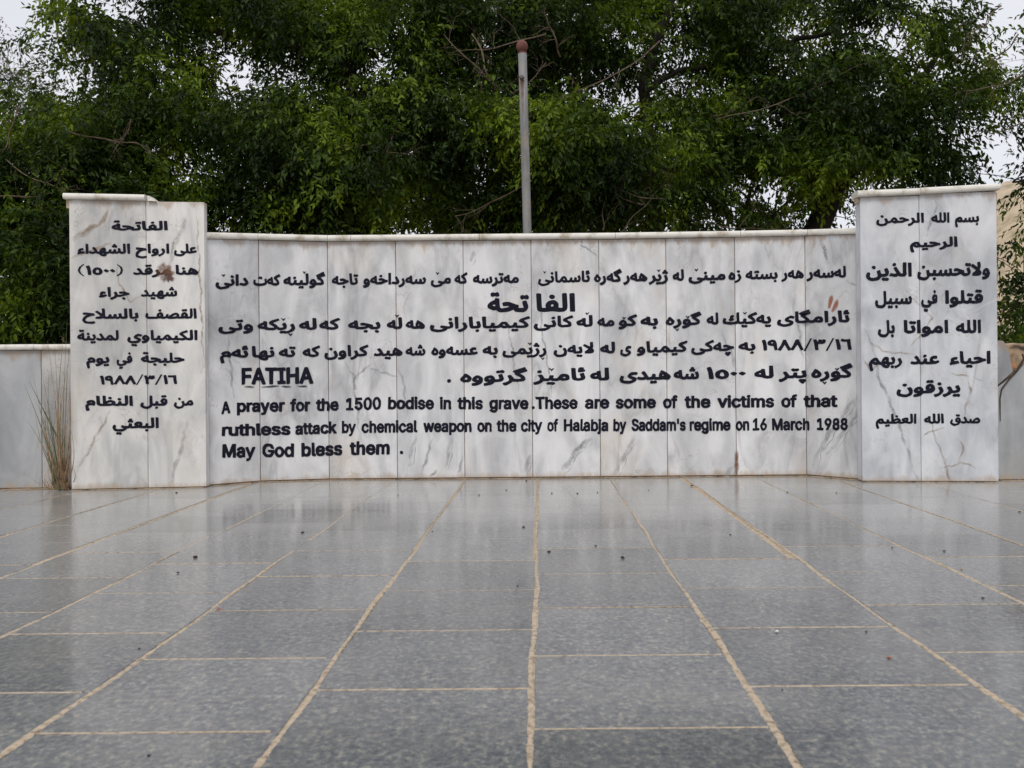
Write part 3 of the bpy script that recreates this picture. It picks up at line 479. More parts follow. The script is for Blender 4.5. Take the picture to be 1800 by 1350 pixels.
65203:(465,[[-6,-32,-18,-24,-25,-9,-18,58,-4,73,26,78,38,86,48,109,64,173,79,190,106,190,136,181,151,171,158,146,147,86,152,81,171,77,189,79,199,85,209,111,222,178,238,196,254,197,291,190,309,178,315,160,307,93,311,79,341,77,354,80,361,86,363,100,351,155,332,211,335,236,348,250,401,269,416,266,426,254,454,160,460,100,452,46,425,1,389,-23,324,-33,281,-26,254,-11,216,-29,159,-33,128,-28,92,-9,54,-28]]),
65204:(504,[[-6,-32,-18,-24,-25,-9,-18,58,-4,73,26,78,38,86,48,109,64,173,76,188,101,191,136,181,150,173,157,160,158,146,147,84,152,79,178,77,192,79,200,86,221,174,229,190,251,197,294,189,308,180,315,163,307,83,312,79,342,77,358,82,363,91,365,114,358,203,365,223,378,231,406,234,432,233,446,223,451,210,459,136,471,94,484,82,538,67,553,46,558,13,546,-12,536,-22,509,-33,464,-28,419,-2,376,-27,338,-33,284,-27,254,-11,216,-29,158,-33,126,-27,92,-9,54,-28]]),
65207:(465,[[-6,-32,-18,-24,-25,-9,-18,58,-4,73,26,78,38,86,48,109,64,173,79,190,106,190,136,181,151,171,158,146,147,86,152,81,171,77,189,79,199,85,209,111,222,178,238,196,254,197,291,190,309,178,315,160,307,93,311,79,341,77,354,80,361,86,363,100,351,155,332,211,335,236,348,250,401,269,416,266,426,254,454,160,460,100,452,46,425,1,389,-23,324,-33,281,-26,254,-11,216,-29,159,-33,128,-28,92,-9,54,-28],[208,253,178,267,163,294,160,318,173,350,199,368,211,411,224,425,248,435,262,435,288,424,297,414,309,386,312,368,335,353,349,321,349,301,338,274,328,263,302,252,288,253,256,268,224,253]]),
65208:(504,[[-6,-32,-18,-24,-25,-9,-18,58,-4,73,26,78,38,86,48,109,64,173,76,188,101,191,136,181,150,173,157,160,158,146,147,84,152,79,178,77,192,79,200,86,221,174,229,190,251,197,294,189,308,180,315,163,307,83,312,79,342,77,358,82,363,91,365,114,358,203,365,223,378,231,406,234,432,233,446,223,451,210,459,136,471,94,484,82,538,67,553,46,558,13,546,-12,536,-22,509,-33,464,-28,419,-2,376,-27,338,-33,284,-27,254,-11,216,-29,158,-33,126,-27,92,-9,54,-28],[208,253,178,267,163,294,160,318,173,350,199,368,211,411,224,425,248,435,262,435,288,424,297,414,309,386,312,368,335,353,349,321,349,301,338,274,328,263,302,252,288,253,256,268,224,253]]),
65211:(535,[[262,-40,196,-37,143,-27,98,-4,49,-28,19,-32,-9,-30,-24,-12,-25,8,-16,60,-4,73,29,82,41,92,53,118,67,173,79,189,103,192,143,181,154,172,160,145,149,93,158,83,164,85,208,138,252,184,319,229,359,244,399,249,441,245,478,229,513,193,529,158,533,110,527,72,509,37,476,3,426,-23,379,-34],[287,68,361,73,408,86,435,108,434,120,426,130,398,139,361,130,302,91,286,74]]),
65212:(562,[[262,-40,196,-37,143,-27,98,-4,48,-29,-2,-32,-19,-22,-25,0,-15,62,-3,73,29,82,41,92,53,118,67,173,79,189,103,192,141,182,153,173,160,147,149,93,159,82,191,121,262,191,321,230,361,244,409,249,439,246,466,236,499,211,521,178,533,132,532,80,574,76,599,65,611,48,617,23,615,8,603,-15,571,-32,521,-30,452,-10,424,-23,361,-37],[287,68,361,73,408,86,435,108,434,120,426,130,398,139,361,130,302,91,286,74]]),
65224:(421,[[-6,-32,-18,-24,-25,-9,-19,54,-8,71,23,77,30,90,20,381,20,428,27,444,42,453,96,453,108,448,116,436,128,194,134,194,189,230,223,243,262,249,308,245,339,231,367,210,384,186,396,154,400,118,395,81,452,68,463,60,471,45,475,14,461,-16,451,-24,424,-33,372,-29,331,-18,304,-7,236,-24,166,-31],[164,78,214,81,272,94,300,113,300,121,292,131,261,139,227,130,171,92,161,81],[232,274,209,285,199,294,187,321,187,343,198,369,208,380,232,391,249,391,281,373,294,343,295,326,276,287,249,275]]),
65227:(298,[[-6,-32,-18,-24,-25,-9,-19,53,-14,65,-4,73,36,78,24,114,22,163,31,201,41,224,57,244,92,273,129,287,179,290,234,280,246,270,252,254,240,193,222,176,191,179,168,180,138,172,128,163,123,150,128,131,151,109,181,99,199,101,254,123,276,121,288,107,304,63,304,43,297,28,206,-7,119,-26]]),
65228:(309,[[-6,-32,-18,-24,-25,-7,-16,62,1,75,57,84,21,123,7,168,9,184,23,211,56,240,112,266,161,274,201,272,234,261,268,233,283,198,288,176,284,141,273,109,257,84,281,77,324,75,351,60,363,33,363,16,352,-10,342,-21,314,-33,244,-28,154,0,84,-24],[160,130,166,129,180,143,186,156,179,161,158,164,132,158]]),
65234:(651,[[214,-42,132,-35,69,-16,34,6,15,28,-3,68,-7,120,2,180,16,222,29,230,42,231,84,220,97,210,103,180,93,118,98,100,110,88,145,75,252,66,325,68,390,75,381,120,381,143,389,185,398,203,422,238,465,267,517,276,542,272,574,256,598,233,611,213,629,169,631,127,622,78,672,73,689,64,698,52,704,33,704,15,691,-17,680,-24,655,-32,592,-31,509,-15,459,-27,392,-36],[500,102,507,101,522,114,530,133,525,152,512,163,495,158,482,135,486,117],[497,302,472,312,462,322,450,350,450,367,460,395,470,407,494,418,510,419,534,410,544,400,557,372,558,353,539,315,512,302]]),
65235:(265,[[-6,-32,-18,-24,-25,-7,-20,51,-14,64,1,75,66,79,33,113,18,163,26,221,51,274,88,310,112,323,151,327,188,317,211,302,224,286,236,270,253,231,263,140,259,101,244,56,214,17,184,-5,152,-18,92,-30],[138,171,154,171,162,176,160,191,149,211,143,215,128,208,119,184,122,175],[124,353,103,362,91,373,79,400,79,421,89,447,99,458,124,470,141,470,173,451,185,421,186,404,168,366,141,353]]),
65236:(293,[[-6,-32,-18,-24,-25,-9,-19,53,-14,65,-4,73,33,78,23,128,31,181,52,221,71,243,112,269,144,275,184,272,216,256,237,238,264,192,273,150,264,79,308,75,329,66,339,56,347,33,345,6,328,-21,301,-32,279,-33,226,-29,149,-15,111,-26,68,-31],[142,101,149,101,166,117,172,133,169,150,156,162,138,160,125,140,128,118],[136,303,106,320,93,350,92,368,104,396,112,407,136,418,156,418,186,401,199,371,200,351,190,324,181,314,156,303]]),
65237:(459,[[180,-141,119,-132,65,-109,34,-86,14,-59,-3,-16,-7,19,-5,63,12,123,30,161,45,173,64,172,111,148,119,133,119,118,97,56,97,21,102,9,121,-11,154,-24,222,-30,264,-24,307,-8,326,6,327,11,275,21,254,31,228,58,216,84,213,104,220,169,237,208,259,239,282,260,300,270,334,277,374,271,402,253,420,233,432,214,447,176,458,94,452,34,433,-22,387,-83,332,-118,269,-136],[331,121,349,121,356,126,353,143,337,165,322,158,312,133,315,125],[277,303,248,318,233,349,232,369,246,403,282,420,299,418,325,404,357,419,374,420,404,404,419,376,420,349,407,321,396,311,374,302,359,303,327,318,295,303]]),
65239:(265,[[-6,-32,-18,-24,-25,-7,-20,51,-14,64,1,75,66,79,33,113,18,163,26,221,51,274,88,310,112,323,151,327,188,317,211,302,224,286,236,270,253,231,263,140,259,101,244,56,214,17,184,-5,152,-18,92,-30],[138,171,154,171,162,176,160,191,149,211,143,215,128,208,119,184,122,175],[84,353,55,368,40,398,39,421,53,452,64,461,86,470,101,470,132,455,164,469,182,470,212,454,227,421,228,403,213,370,179,352,166,353,132,368,101,353]]),
65240:(293,[[-6,-32,-18,-24,-25,-9,-19,53,-14,65,-4,73,33,78,23,128,31,181,52,221,71,243,112,269,144,275,184,272,216,256,237,238,264,192,273,150,264,79,308,75,329,66,339,56,347,33,345,6,328,-21,301,-32,279,-33,226,-29,149,-15,111,-26,68,-31],[142,101,149,101,166,117,172,133,169,150,156,162,138,160,125,140,128,118],[96,303,68,318,53,350,53,370,68,402,99,418,118,418,148,403,181,420,196,419,225,404,240,373,241,350,226,317,194,302,178,303,148,317,118,303]]),
65242:(546,[[214,-42,132,-35,69,-16,34,6,15,28,-3,67,-7,102,-5,147,14,218,25,229,40,231,84,220,96,212,102,198,103,180,93,117,99,98,117,84,145,75,249,66,339,71,392,84,408,98,413,132,406,282,401,420,406,440,415,450,427,453,479,452,494,442,501,415,511,137,518,100,532,82,574,70,590,58,601,20,590,-12,570,-27,537,-32,494,-23,462,-2,402,-27,364,-34,299,-41],[210,92,193,108,179,160,190,183,222,197,205,240,212,282,236,312,254,325,294,348,317,345,334,321,346,292,340,267,312,245,327,223,337,197,337,175,332,155,313,130,294,118,239,96]]),
65244:(301,[[-6,-32,-19,-22,-25,-5,-20,51,-10,70,3,75,116,81,132,91,102,134,12,219,-4,241,-8,254,-8,276,-2,304,7,321,46,355,69,370,224,448,238,447,250,438,273,388,273,364,258,346,145,290,116,273,114,268,196,181,239,116,261,91,286,80,321,73,345,58,354,34,355,16,343,-14,332,-23,314,-31,291,-33,254,-27,196,4,162,-17,116,-29]]),
65246:(433,[[165,-167,112,-158,55,-129,12,-80,-3,-43,-7,-12,-5,33,3,72,20,118,34,132,50,133,92,118,104,108,109,93,109,77,93,7,96,-15,110,-35,132,-48,180,-57,224,-54,259,-40,278,-23,289,-7,301,33,294,268,289,393,293,438,302,448,314,452,365,452,381,443,389,420,396,167,404,100,417,82,455,72,474,60,487,32,487,12,474,-15,460,-25,437,-32,390,-29,370,-73,350,-100,307,-136,275,-152,235,-163]]),
65247:(154,[[-6,-32,-18,-24,-25,-9,-18,58,-4,73,38,81,43,88,34,431,41,445,53,453,113,453,125,444,132,428,143,141,141,63,122,13,99,-11,71,-24]]),
65248:(178,[[-6,-32,-18,-24,-25,-9,-18,58,-4,73,38,81,43,88,37,434,44,447,56,453,111,453,122,448,133,430,135,360,142,153,150,96,162,82,198,73,220,60,231,33,230,8,213,-20,184,-33,132,-25,103,-8,57,-27]]),
65249:(287,[[38,-262,24,-252,16,-229,-1,-151,-13,-51,-11,-4,1,34,19,63,56,94,23,119,17,133,19,151,57,211,106,247,159,257,191,253,221,239,259,199,283,143,288,84,275,24,260,-4,246,-13,166,2,136,2,106,-5,94,-15,87,-41,89,-81,113,-207,113,-229,107,-242,94,-251,53,-262],[111,111,184,111,186,121,176,135,156,145,138,143,118,128,110,116]]),
65250:(333,[[40,-262,27,-253,20,-239,-4,-136,-19,-24,-15,34,-5,74,37,148,102,208,150,235,203,245,237,235,260,209,304,111,323,82,365,68,378,56,387,33,388,18,375,-12,363,-23,340,-33,307,-29,273,-18,242,-36,205,-41,163,-33,123,-12,90,17,85,16,81,-9,83,-49,117,-211,117,-227,112,-241,100,-251,55,-262],[201,73,208,73,209,76,192,123,183,129,166,123,152,113,155,102,185,79]]),
65251:(311,[[-6,-32,-18,-24,-25,-7,-17,60,-8,71,28,88,91,194,106,210,141,235,186,242,229,229,265,198,293,146,300,108,300,81,298,56,287,28,261,-6,236,-21,184,-30,136,-22,88,-2,69,-17,41,-29],[178,81,201,83,205,93,200,109,191,123,173,130,157,118,144,93,152,86]]),
65252:(343,[[196,-41,154,-31,114,-7,96,10,69,-14,29,-31,-8,-32,-18,-24,-25,-9,-20,51,-14,65,-4,73,19,82,30,95,88,192,119,223,154,241,192,243,233,230,264,198,317,95,332,80,379,65,389,54,396,33,396,11,384,-14,374,-23,356,-31,336,-33,304,-27,274,-15,241,-35],[197,70,211,73,202,101,184,131,169,131,156,118,151,101,171,82]]),
65253:(406,[[175,-166,115,-157,57,-131,30,-107,11,-80,-3,-42,-7,11,4,73,22,121,35,132,50,133,90,118,104,108,109,95,109,78,93,20,93,-2,103,-27,129,-46,185,-56,222,-54,249,-46,278,-27,286,-17,297,5,301,40,295,76,264,158,263,173,269,186,325,218,340,217,352,208,379,151,396,96,401,30,395,-17,373,-74,330,-124,269,-156,230,-164],[187,231,165,241,155,251,144,278,143,298,153,325,162,335,189,348,205,348,237,330,250,300,251,281,239,253,230,242,205,231]]),
65254:(433,[[174,-167,114,-158,60,-134,28,-105,12,-82,-4,-42,-7,8,-1,53,22,122,34,132,49,134,92,118,104,108,109,95,109,78,95,25,95,-13,111,-37,132,-48,189,-57,250,-49,279,-33,292,-17,297,-7,301,25,297,63,276,145,277,165,284,177,295,185,337,197,354,197,364,192,371,182,392,108,404,87,417,80,457,71,478,55,488,18,474,-15,464,-24,440,-32,395,-29,369,-88,344,-117,319,-137,282,-154,245,-163],[190,230,165,241,155,250,144,278,143,297,153,325,161,335,190,348,204,348,227,338,237,328,250,300,251,283,231,243,204,230]]),
65255:(160,[[-6,-32,-18,-24,-25,-7,-16,61,-1,75,46,80,54,86,58,98,54,126,27,210,28,233,35,244,46,252,89,267,104,268,116,262,123,251,149,160,155,100,148,53,130,14,97,-14,53,-29],[66,296,36,313,22,343,22,363,41,400,69,413,84,412,116,394,129,364,130,346,120,320,109,307,86,296]]),
65256:(203,[[-6,-32,-18,-24,-25,-9,-18,58,-4,73,32,79,46,89,68,176,78,192,88,197,106,197,141,190,156,180,163,166,163,151,153,94,154,88,162,82,218,75,248,58,258,31,258,16,248,-10,238,-21,211,-32,194,-33,136,-26,101,-7,76,-22,46,-31],[86,223,61,233,51,243,39,271,38,290,49,318,57,328,86,341,99,341,122,331,134,320,145,293,147,276,136,248,126,236,99,223]]),
65257:(240,[[110,-29,59,-19,21,9,-3,53,-7,101,-2,132,13,169,52,226,52,249,57,262,95,305,112,308,124,303,182,250,226,188,244,141,248,98,237,49,222,19,209,5,184,-16,159,-26],[111,81,140,84,152,98,150,124,130,155,124,159,118,156,95,114,93,92]]),
65258:(288,[[277,-32,219,-21,196,-7,167,24,122,22,67,32,29,54,5,83,-4,103,-7,141,-3,168,9,195,50,243,114,277,141,286,143,318,159,334,219,335,236,321,241,296,248,133,256,91,269,80,302,75,325,64,334,54,343,30,340,8,324,-20,297,-32],[133,131,144,131,149,136,147,171,142,174,120,165,108,158,95,143,105,136]]),
65259:(340,[[216,-34,171,-27,126,-10,82,-24,8,-33,-11,-30,-23,-16,-25,8,-15,63,-2,74,32,81,22,138,31,189,41,214,62,243,63,274,83,303,104,324,119,325,129,320,219,250,283,190,318,146,331,116,336,99,338,61,323,13,286,-23,259,-33],[131,116,145,129,151,146,149,158,139,166,125,161,119,148,120,133]]),
65260:(300,[[169,-158,142,-154,106,-141,74,-117,45,-78,29,-34,-12,-30,-23,-16,-25,2,-16,61,-1,75,25,79,37,129,71,206,121,259,148,272,173,276,222,262,257,219,268,149,256,82,311,76,338,66,348,52,355,21,352,6,338,-19,295,-36,294,-69,272,-119,234,-149,191,-158],[175,-48,196,-45,199,-33,184,-21,161,-18,139,-16,137,-23,151,-39],[132,96,148,101,161,117,168,156,162,156,147,136]]),
65261:(265,[[28,-165,16,-157,9,-142,-1,-95,3,-70,20,-58,81,-44,100,-34,49,-12,23,21,14,61,21,126,44,176,77,210,108,226,141,230,166,226,191,215,233,165,251,116,257,70,251,-9,227,-65,197,-102,163,-127,101,-154],[129,75,151,74,158,78,151,101,141,115,126,115,115,98,114,80]]),
65262:(280,[[28,-165,16,-157,9,-142,-1,-95,3,-70,20,-58,81,-44,105,-32,53,-10,34,6,21,30,14,55,14,83,23,135,49,183,91,218,140,230,168,226,195,213,221,188,242,151,258,78,298,74,315,66,325,56,334,31,331,5,320,-15,308,-25,286,-33,243,-34,228,-64,205,-94,156,-132,101,-154],[132,78,153,77,158,81,150,106,138,117,124,113,114,91,116,83]]),
65263:(450,[[180,-167,112,-157,57,-131,28,-105,10,-78,-3,-43,-7,-12,-5,32,20,118,33,132,49,134,95,116,107,102,109,77,93,7,100,-20,118,-38,155,-53,202,-57,264,-49,310,-29,329,-12,329,-5,252,29,215,63,201,107,211,157,220,182,257,229,309,264,339,275,385,277,425,270,459,251,465,237,466,223,444,172,434,161,414,158,375,168,350,164,320,147,305,128,317,116,395,81,430,53,443,18,444,2,438,-30,419,-67,374,-114,312,-147,252,-164]]),
65264:(436,[[177,-167,142,-164,104,-154,59,-131,23,-98,7,-68,-1,-48,-7,-12,-5,32,10,92,27,127,37,133,50,133,94,117,105,107,109,78,93,20,93,-3,98,-18,120,-39,159,-54,209,-59,264,-53,310,-39,325,-29,338,-20,337,-14,274,10,260,27,258,52,269,97,277,111,287,117,300,117,395,85,467,69,484,52,491,30,489,10,474,-19,441,-35,435,-58,420,-84,369,-128,294,-157]]),
65265:(450,[[165,-305,135,-290,120,-260,119,-236,133,-205,167,-187,184,-189,212,-204,242,-189,260,-188,291,-203,307,-235,307,-256,292,-288,259,-305,244,-304,214,-289,180,-305],[179,-167,114,-158,57,-132,26,-103,9,-76,-3,-43,-7,-11,-5,32,20,119,33,132,49,134,94,116,107,100,109,77,93,7,99,-18,117,-38,154,-53,204,-57,264,-50,310,-29,330,-11,330,-6,252,29,215,64,201,107,211,159,220,182,254,226,315,267,340,276,385,278,422,271,454,255,464,240,466,222,438,164,419,158,379,168,350,164,320,147,305,127,317,116,392,83,419,64,434,44,444,17,444,2,439,-26,424,-60,403,-86,364,-120,335,-137,294,-154,250,-164]]),
65266:(436,[[147,-305,116,-290,101,-258,100,-238,115,-205,149,-187,164,-188,195,-203,227,-188,242,-187,271,-201,287,-231,289,-256,276,-286,265,-296,242,-305,225,-304,195,-290,164,-304],[175,-167,142,-164,107,-154,59,-131,23,-98,7,-68,-1,-48,-7,-11,-5,32,8,87,27,128,39,134,52,133,92,117,105,105,109,79,93,20,93,-3,98,-18,122,-40,159,-54,209,-59,265,-53,310,-39,327,-28,338,-20,337,-14,274,10,260,27,258,52,269,97,278,112,299,117,389,87,449,75,470,67,481,57,489,35,489,9,474,-19,442,-35,435,-58,420,-84,369,-128,294,-157,205,-167]]),
65267:(177,[[21,-170,-9,-156,-24,-125,-25,-102,-11,-70,23,-53,40,-54,68,-69,98,-54,116,-53,147,-68,162,-100,163,-122,148,-154,115,-171,100,-170,70,-154,36,-170],[-5,-32,-18,-24,-24,-7,-21,41,-15,63,1,75,61,81,69,93,66,125,39,210,41,235,56,251,101,268,116,268,127,262,135,250,162,156,167,101,156,41,130,5,110,-11,70,-27]]),
65268:(221,[[61,-170,31,-156,15,-125,14,-104,29,-70,62,-53,79,-54,108,-69,141,-53,156,-53,186,-68,202,-99,203,-122,188,-154,154,-171,139,-170,109,-154,76,-170],[-6,-32,-18,-24,-25,-7,-17,60,-2,74,41,80,57,90,66,115,80,178,91,193,118,197,154,189,169,178,175,150,164,91,166,85,174,81,234,75,265,58,274,35,275,13,264,-12,254,-22,227,-32,178,-31,154,-28,109,-9,86,-22,54,-30]]),
65275:(345,[[63,-29,51,-21,44,-6,47,62,61,79,110,118,154,168,103,211,10,282,-1,299,1,321,35,368,46,375,60,374,200,269,205,284,207,331,197,412,205,438,220,448,273,453,286,449,296,436,304,388,307,314,302,254,285,191,323,126,332,82,325,39,302,3,261,-23,211,-30]]),
65276:(355,[[68,-32,25,-26,8,-12,4,11,9,51,16,70,33,80,105,79,133,84,160,95,165,101,94,190,6,278,-1,293,1,313,41,358,51,362,66,360,205,219,204,333,200,426,207,444,223,453,273,454,284,451,293,443,300,411,310,128,316,86,323,81,370,75,391,65,401,54,409,33,408,9,390,-20,360,-33,288,-26,250,-6,230,15,171,-19,123,-31]]),
}
# (baseline points [(x,y),(x,y)], height px of alef/cap, words[(text,x0,x1[,base])])
MAIN=[
 ('A',[(440,501),(850,497.3),(1040,495),(1300,490.7),(1487,486.5)],18,[("لەسەر",1417,1487),("هەر",1373,1413),("بستە",1310,1367),("زە",1280,1303),("مینێ",1210,1275.5),("لە",1182,1202),("ژێر",1140,1174),("هەر",1095.5,1138),("گەرە",1044,1093),("ئاسمانێ",945.5,1037),("مەترسە",831,912),("کە",799,822),("مێ",757,793),("سەرداخەو",638,749),("تاجە",583,630),("گوڵینە",498,572),("کەت",445.5,493),("دانێ",379,437)]),
 ('A',[(850,547),(1012,546)],29,[("الفا",942,1011),("تحة",857,930)]),
 ('A',[(390,580),(600,578),(830,576.3),(1000,574),(1150,571),(1480,565.5)],18.5,[("ئارامگای",1365.5,1493),("یەکێك",1270,1355.5),("لە",1242,1263),("گۆڕە",1170,1233),("بە",1125.5,1157),("کۆ",1087,1120),("مە",1050,1080),("ڵە",1013,1042),("کانی",938,1008),("کیمیابارانی",755.5,932),("هە",713,747),("ڵە",680,707),("بجە",612,669),("کە",561,598),("لە",525.5,557),("ڕێکە",453,519),("وتی",384,445.5)]),
 ('A',[(390,628),(600,625.5),(900,622),(1100,619.5),(1300,615.5),(1490,613.5)],18,[("#1988/3/16",1339,1497),("بە",1298,1328),("چەکی",1214.5,1290),("کیمیاو",1119,1209),("ی",1090,1110),("لە",1054.5,1081),("لایەن",973,1044.5),("ڕژێمی",883,961),("بە",848,875.5),("عسەوە",758,840),("شە",713,748),("هید",656.7,708),("کراون",570,648),("کە",532,563),("تە",490,520),("نها",443,483),("ئەم",386.7,436.7)]),
 ('A',[(786,671.5),(1000,668),(1250,665),(1495,662.5)],20,[("گۆڕە",1425.5,1499),("پتر",1368,1418),("لە",1325.5,1360),("#1500",1242,1311),("شە",1184,1229),("هیدی",1089,1179),("لە",1037,1071),("ئامێز",937,1029),("گرتووە",809,927)]),
 ('D',[(786,671.5),(793,671.5)],6,[(".",786,793)]),
 ('B',[(424,674.6),(551,673)],27.5,[("FATIHA",424.5,551)]),
 ('L',[(390,727),(416,723.5),(501,722.5),(600,720.5),(680,718.3),(930,718.5),(1070,717),(1470,714.4)],20.5,[("A",389,405.5),("prayer",416.7,501),("for",510,545.5),("the",555.5,595.5),("1500",608,670),("bodise",682,763),("in",773,793),("this",804,849),("grave",860,929),(".",934.5,940),("These",941,1015.5),("are",1028,1071),("some",1082,1153),("of",1165.5,1191),("the",1203,1249),("victims",1261,1361),("of",1373,1401),("that",1412,1472)]),
 ('L',[(390,765.5),(511,763.5),(600,760.3),(734,758.8),(1069,756.7),(1490,755)],20,[("ruthless",390,511),("attack",519,592),("by",601,625.5),("chemical",635.5,734),("weapon",744,829),("on",839,864.5),("the",873,908),("city",915.5,953),("of",962,981),("Halabja",991,1069),("by",1078,1101),("Saddam's",1110,1205.5),("regime",1212,1284),("on",1293,1317),("16",1323,1348),("March",1357,1423),("1988",1435.5,1490)]),
 ('L',[(390,803.3),(517,802),(602,799),(710,797)],22.5,[("May",391,449),("God",461,517),("bless",530,602),("them",614.5,685.5),(".",703,709)]),
]
LEFT=[
 ('A',[(196,404.5),(295,404)],15,[("الفاتحة",196,295)]),
 ('A',[(136,445),(346,444.5)],15.5,[("على",306,346),("ارواح",238,298),("الشهداء",136,229)]),
 ('A',[(137,482),(349,482)],15.5,[("هنا",308.5,349),("مرقد",234,301),("#(1500)",137,216.5)]),
 ('A',[(174,521),(312,520)],15.5,[("شهيد",248,312),("جراء",174,228)]),
 ('A',[(145,559.5),(346,559)],16,[("القصف",255.6,346),("بالسلاح",145,244)]),
 ('A',[(136,597.5),(347,597)],16,[("الكيمياوي",224,347.5),("لمدينة",136,209)]),
 ('A',[(152,637.5),(325,636.5)],16,[("حلبجة",248,325),("في",205,233),("يوم",152,192.6)]),
 ('A',[(176,675),(312,674)],15,[("#1988/3/16",176,312)]),
 ('A',[(150,712.5),(340,712)],16,[("من",306,340),("قبل",247,295),("النظام",150,234)]),
 ('A',[(198,752),(280,751.5)],17,[("البعثي",198,279.5)]),
]
RIGHT=[
 ('A',[(1540,391.5),(1721,389.5)],16,[("بسم",1678,1721),("الله",1636.7,1669),("الرحمن",1540,1624)]),
 ('A',[(1599,434),(1683,432.5)],16,[("الرحيم",1599,1683)]),
 ('A',[(1522,485.5),(1740,483)],22,[("ولاتحسبن",1612,1740),("الذين",1522,1603)]),
 ('A',[(1538,534),(1728,532)],21,[("قتلوا",1661,1728),("في",1619,1648),("سبيل",1538,1603)]),
 ('A',[(1543,585),(1725,584)],21,[("الله",1680,1724.5),("امواتا",1588,1667),("بل",1543,1573)]),
 ('A',[(1527,640),(1741,638)],20,[("احياء",1669,1741),("عند",1600,1651),("ربهم",1527,1585.6)]),
 ('A',[(1576,690.5),(1688,689.5)],20,[("يرزقون",1575.6,1688)]),
 ('A',[(1539,744),(1723,743)],15.5,[("صدق",1670,1723),("الله",1624,1659),("العظيم",1539,1611)]),
]
# contextual forms: (isolated, final, initial, medial)
_F={}
def _r(ch,b,n): _F[ch]=tuple([b,b+1]+([b+2,b+3] if n==4 else []))
for ch,b,n in (("ا",0xFE8D,2),("ب",0xFE8F,4),("ة",0xFE93,2),("ت",0xFE95,4),("ث",0xFE99,4),("ج",0xFE9D,4),("ح",0xFEA1,4),("خ",0xFEA5,4),("د",0xFEA9,2),("ذ",0xFEAB,2),("ر",0xFEAD,2),("ز",0xFEAF,2),("س",0xFEB1,4),("ش",0xFEB5,4),("ص",0xFEB9,4),("ط",0xFEC1,4),("ظ",0xFEC5,4),("ع",0xFEC9,4),("غ",0xFECD,4),("ف",0xFED1,4),("ق",0xFED5,4),("ك",0xFED9,4),("ل",0xFEDD,4),("م",0xFEE1,4),("ن",0xFEE5,4),("ه",0xFEE9,4),("و",0xFEED,2),("ي",0xFEF1,4),("ئ",0xFE89,4),("پ",0xFB56,4),("چ",0xFB7A,4),("ژ",0xFB8A,2),("ک",0xFB8E,4),("گ",0xFB92,4)): _r(ch,b,n)
_F["ى"]=(0xFEEF,0xFEF0)
_F["ی"]=(0xFEEF,0xFEF0,0xFEF3,0xFEF4)
_F["ە"]=(0xFEE9,0xFEEA)
_F["ء"]=(0x621,)
_F["ڵ"]=_F["ل"]; _F["ڕ"]=_F["ر"]; _F["ێ"]=_F["ی"]; _F["ۆ"]=_F["و"]
_MARK={"ڵ":'^',"ێ":'^',"ۆ":'^',"ڕ":'_'}
def shape(w):
    """list of (glyph char, mark) in visual left-to-right order"""
    if w[0]=='#':
        return [(c if c in '/()' else chr(0x660+int(c)),None) for c in w[1:]]
    out=[];i=0;joined=False
    while i<len(w):
        c=w[i];nx=w[i+1] if i+1<len(w) else None
        if c in "لڵ" and nx=="ا":
            out.append((chr(0xFEFC if joined else 0xFEFB),_MARK.get(c)));i+=2;joined=False;continue
        f=_F[c];dual=len(f)==4
        can=dual and nx is not None and nx!="ء"
        if joined and can:k=3
        elif joined:k=1
        elif can:k=2
        else:k=0
        if k>=len(f):k=0
        out.append((chr(f[k]),_MARK.get(c)));joined=can;i+=1
    return out[::-1]

# ------------------------------------------------------------------ floor of the plaza
floor = thing('plaza_floor', 'polished grey granite tile floor with cream grout joints in front of the marble wall', 'floor')
del floor['category']; del floor['label']
floor['kind'] = 'structure'
bed = box('grout_bed', -7.5, 7.5, -3.0, 5.68, -0.10, -0.0025, M['grout'], floor)
JX = [-0.038, 0.652, 1.385, 2.073, 2.777]
JL = [-0.746, -1.45, -2.118, -2.764, -3.487]
joints = sorted(JX + JL)
while joints[-1] < 7.6: joints.append(joints[-1] + 0.694 + random.uniform(-.02, .02))
while joints[0] > -7.6: joints.insert(0, joints[0] - 0.694 + random.uniform(-.02, .02))
joints = [j * EYE for j in joints]
i0 = min(range(len(joints)), key=lambda i: abs(joints[i] + 0.038 * EYE))
STEP = 0.415
def tile_mesh(w_, d_):
    k = 0.0022; z0, z1 = -0.02, 0.0
    V = [(k, k, z1), (w_ - k, k, z1), (w_ - k, d_ - k, z1), (k, d_ - k, z1),
         (0, 0, z1 - .0016), (w_, 0, z1 - .0016), (w_, d_, z1 - .0016), (0, d_, z1 - .0016),
         (0, 0, z0), (w_, 0, z0), (w_, d_, z0), (0, d_, z0)]
    Fc = [[0, 1, 2, 3]]
    for a in (0, 4):
        for i in range(4):
            j = (i + 1) % 4
            Fc.append([a + i, a + 4 + i, a + 4 + j, a + j])
    return mesh('tile', V, Fc)
tiles = []
for c in range(len(joints) - 1):
    phase = 1.585 if (c - i0) % 2 == 0 else 1.793
    ww = joints[c + 1] - joints[c]
    gap = 0.0065
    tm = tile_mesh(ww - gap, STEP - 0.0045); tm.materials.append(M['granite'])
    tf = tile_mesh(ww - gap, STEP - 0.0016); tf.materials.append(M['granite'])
    k0 = int(math.floor((-2.9 - phase) / STEP))
    for k in range(k0, 12):
        y0 = phase + k * STEP
        if y0 > 5.55: continue
        tiles.append((c, y0, tm, ww, gap))
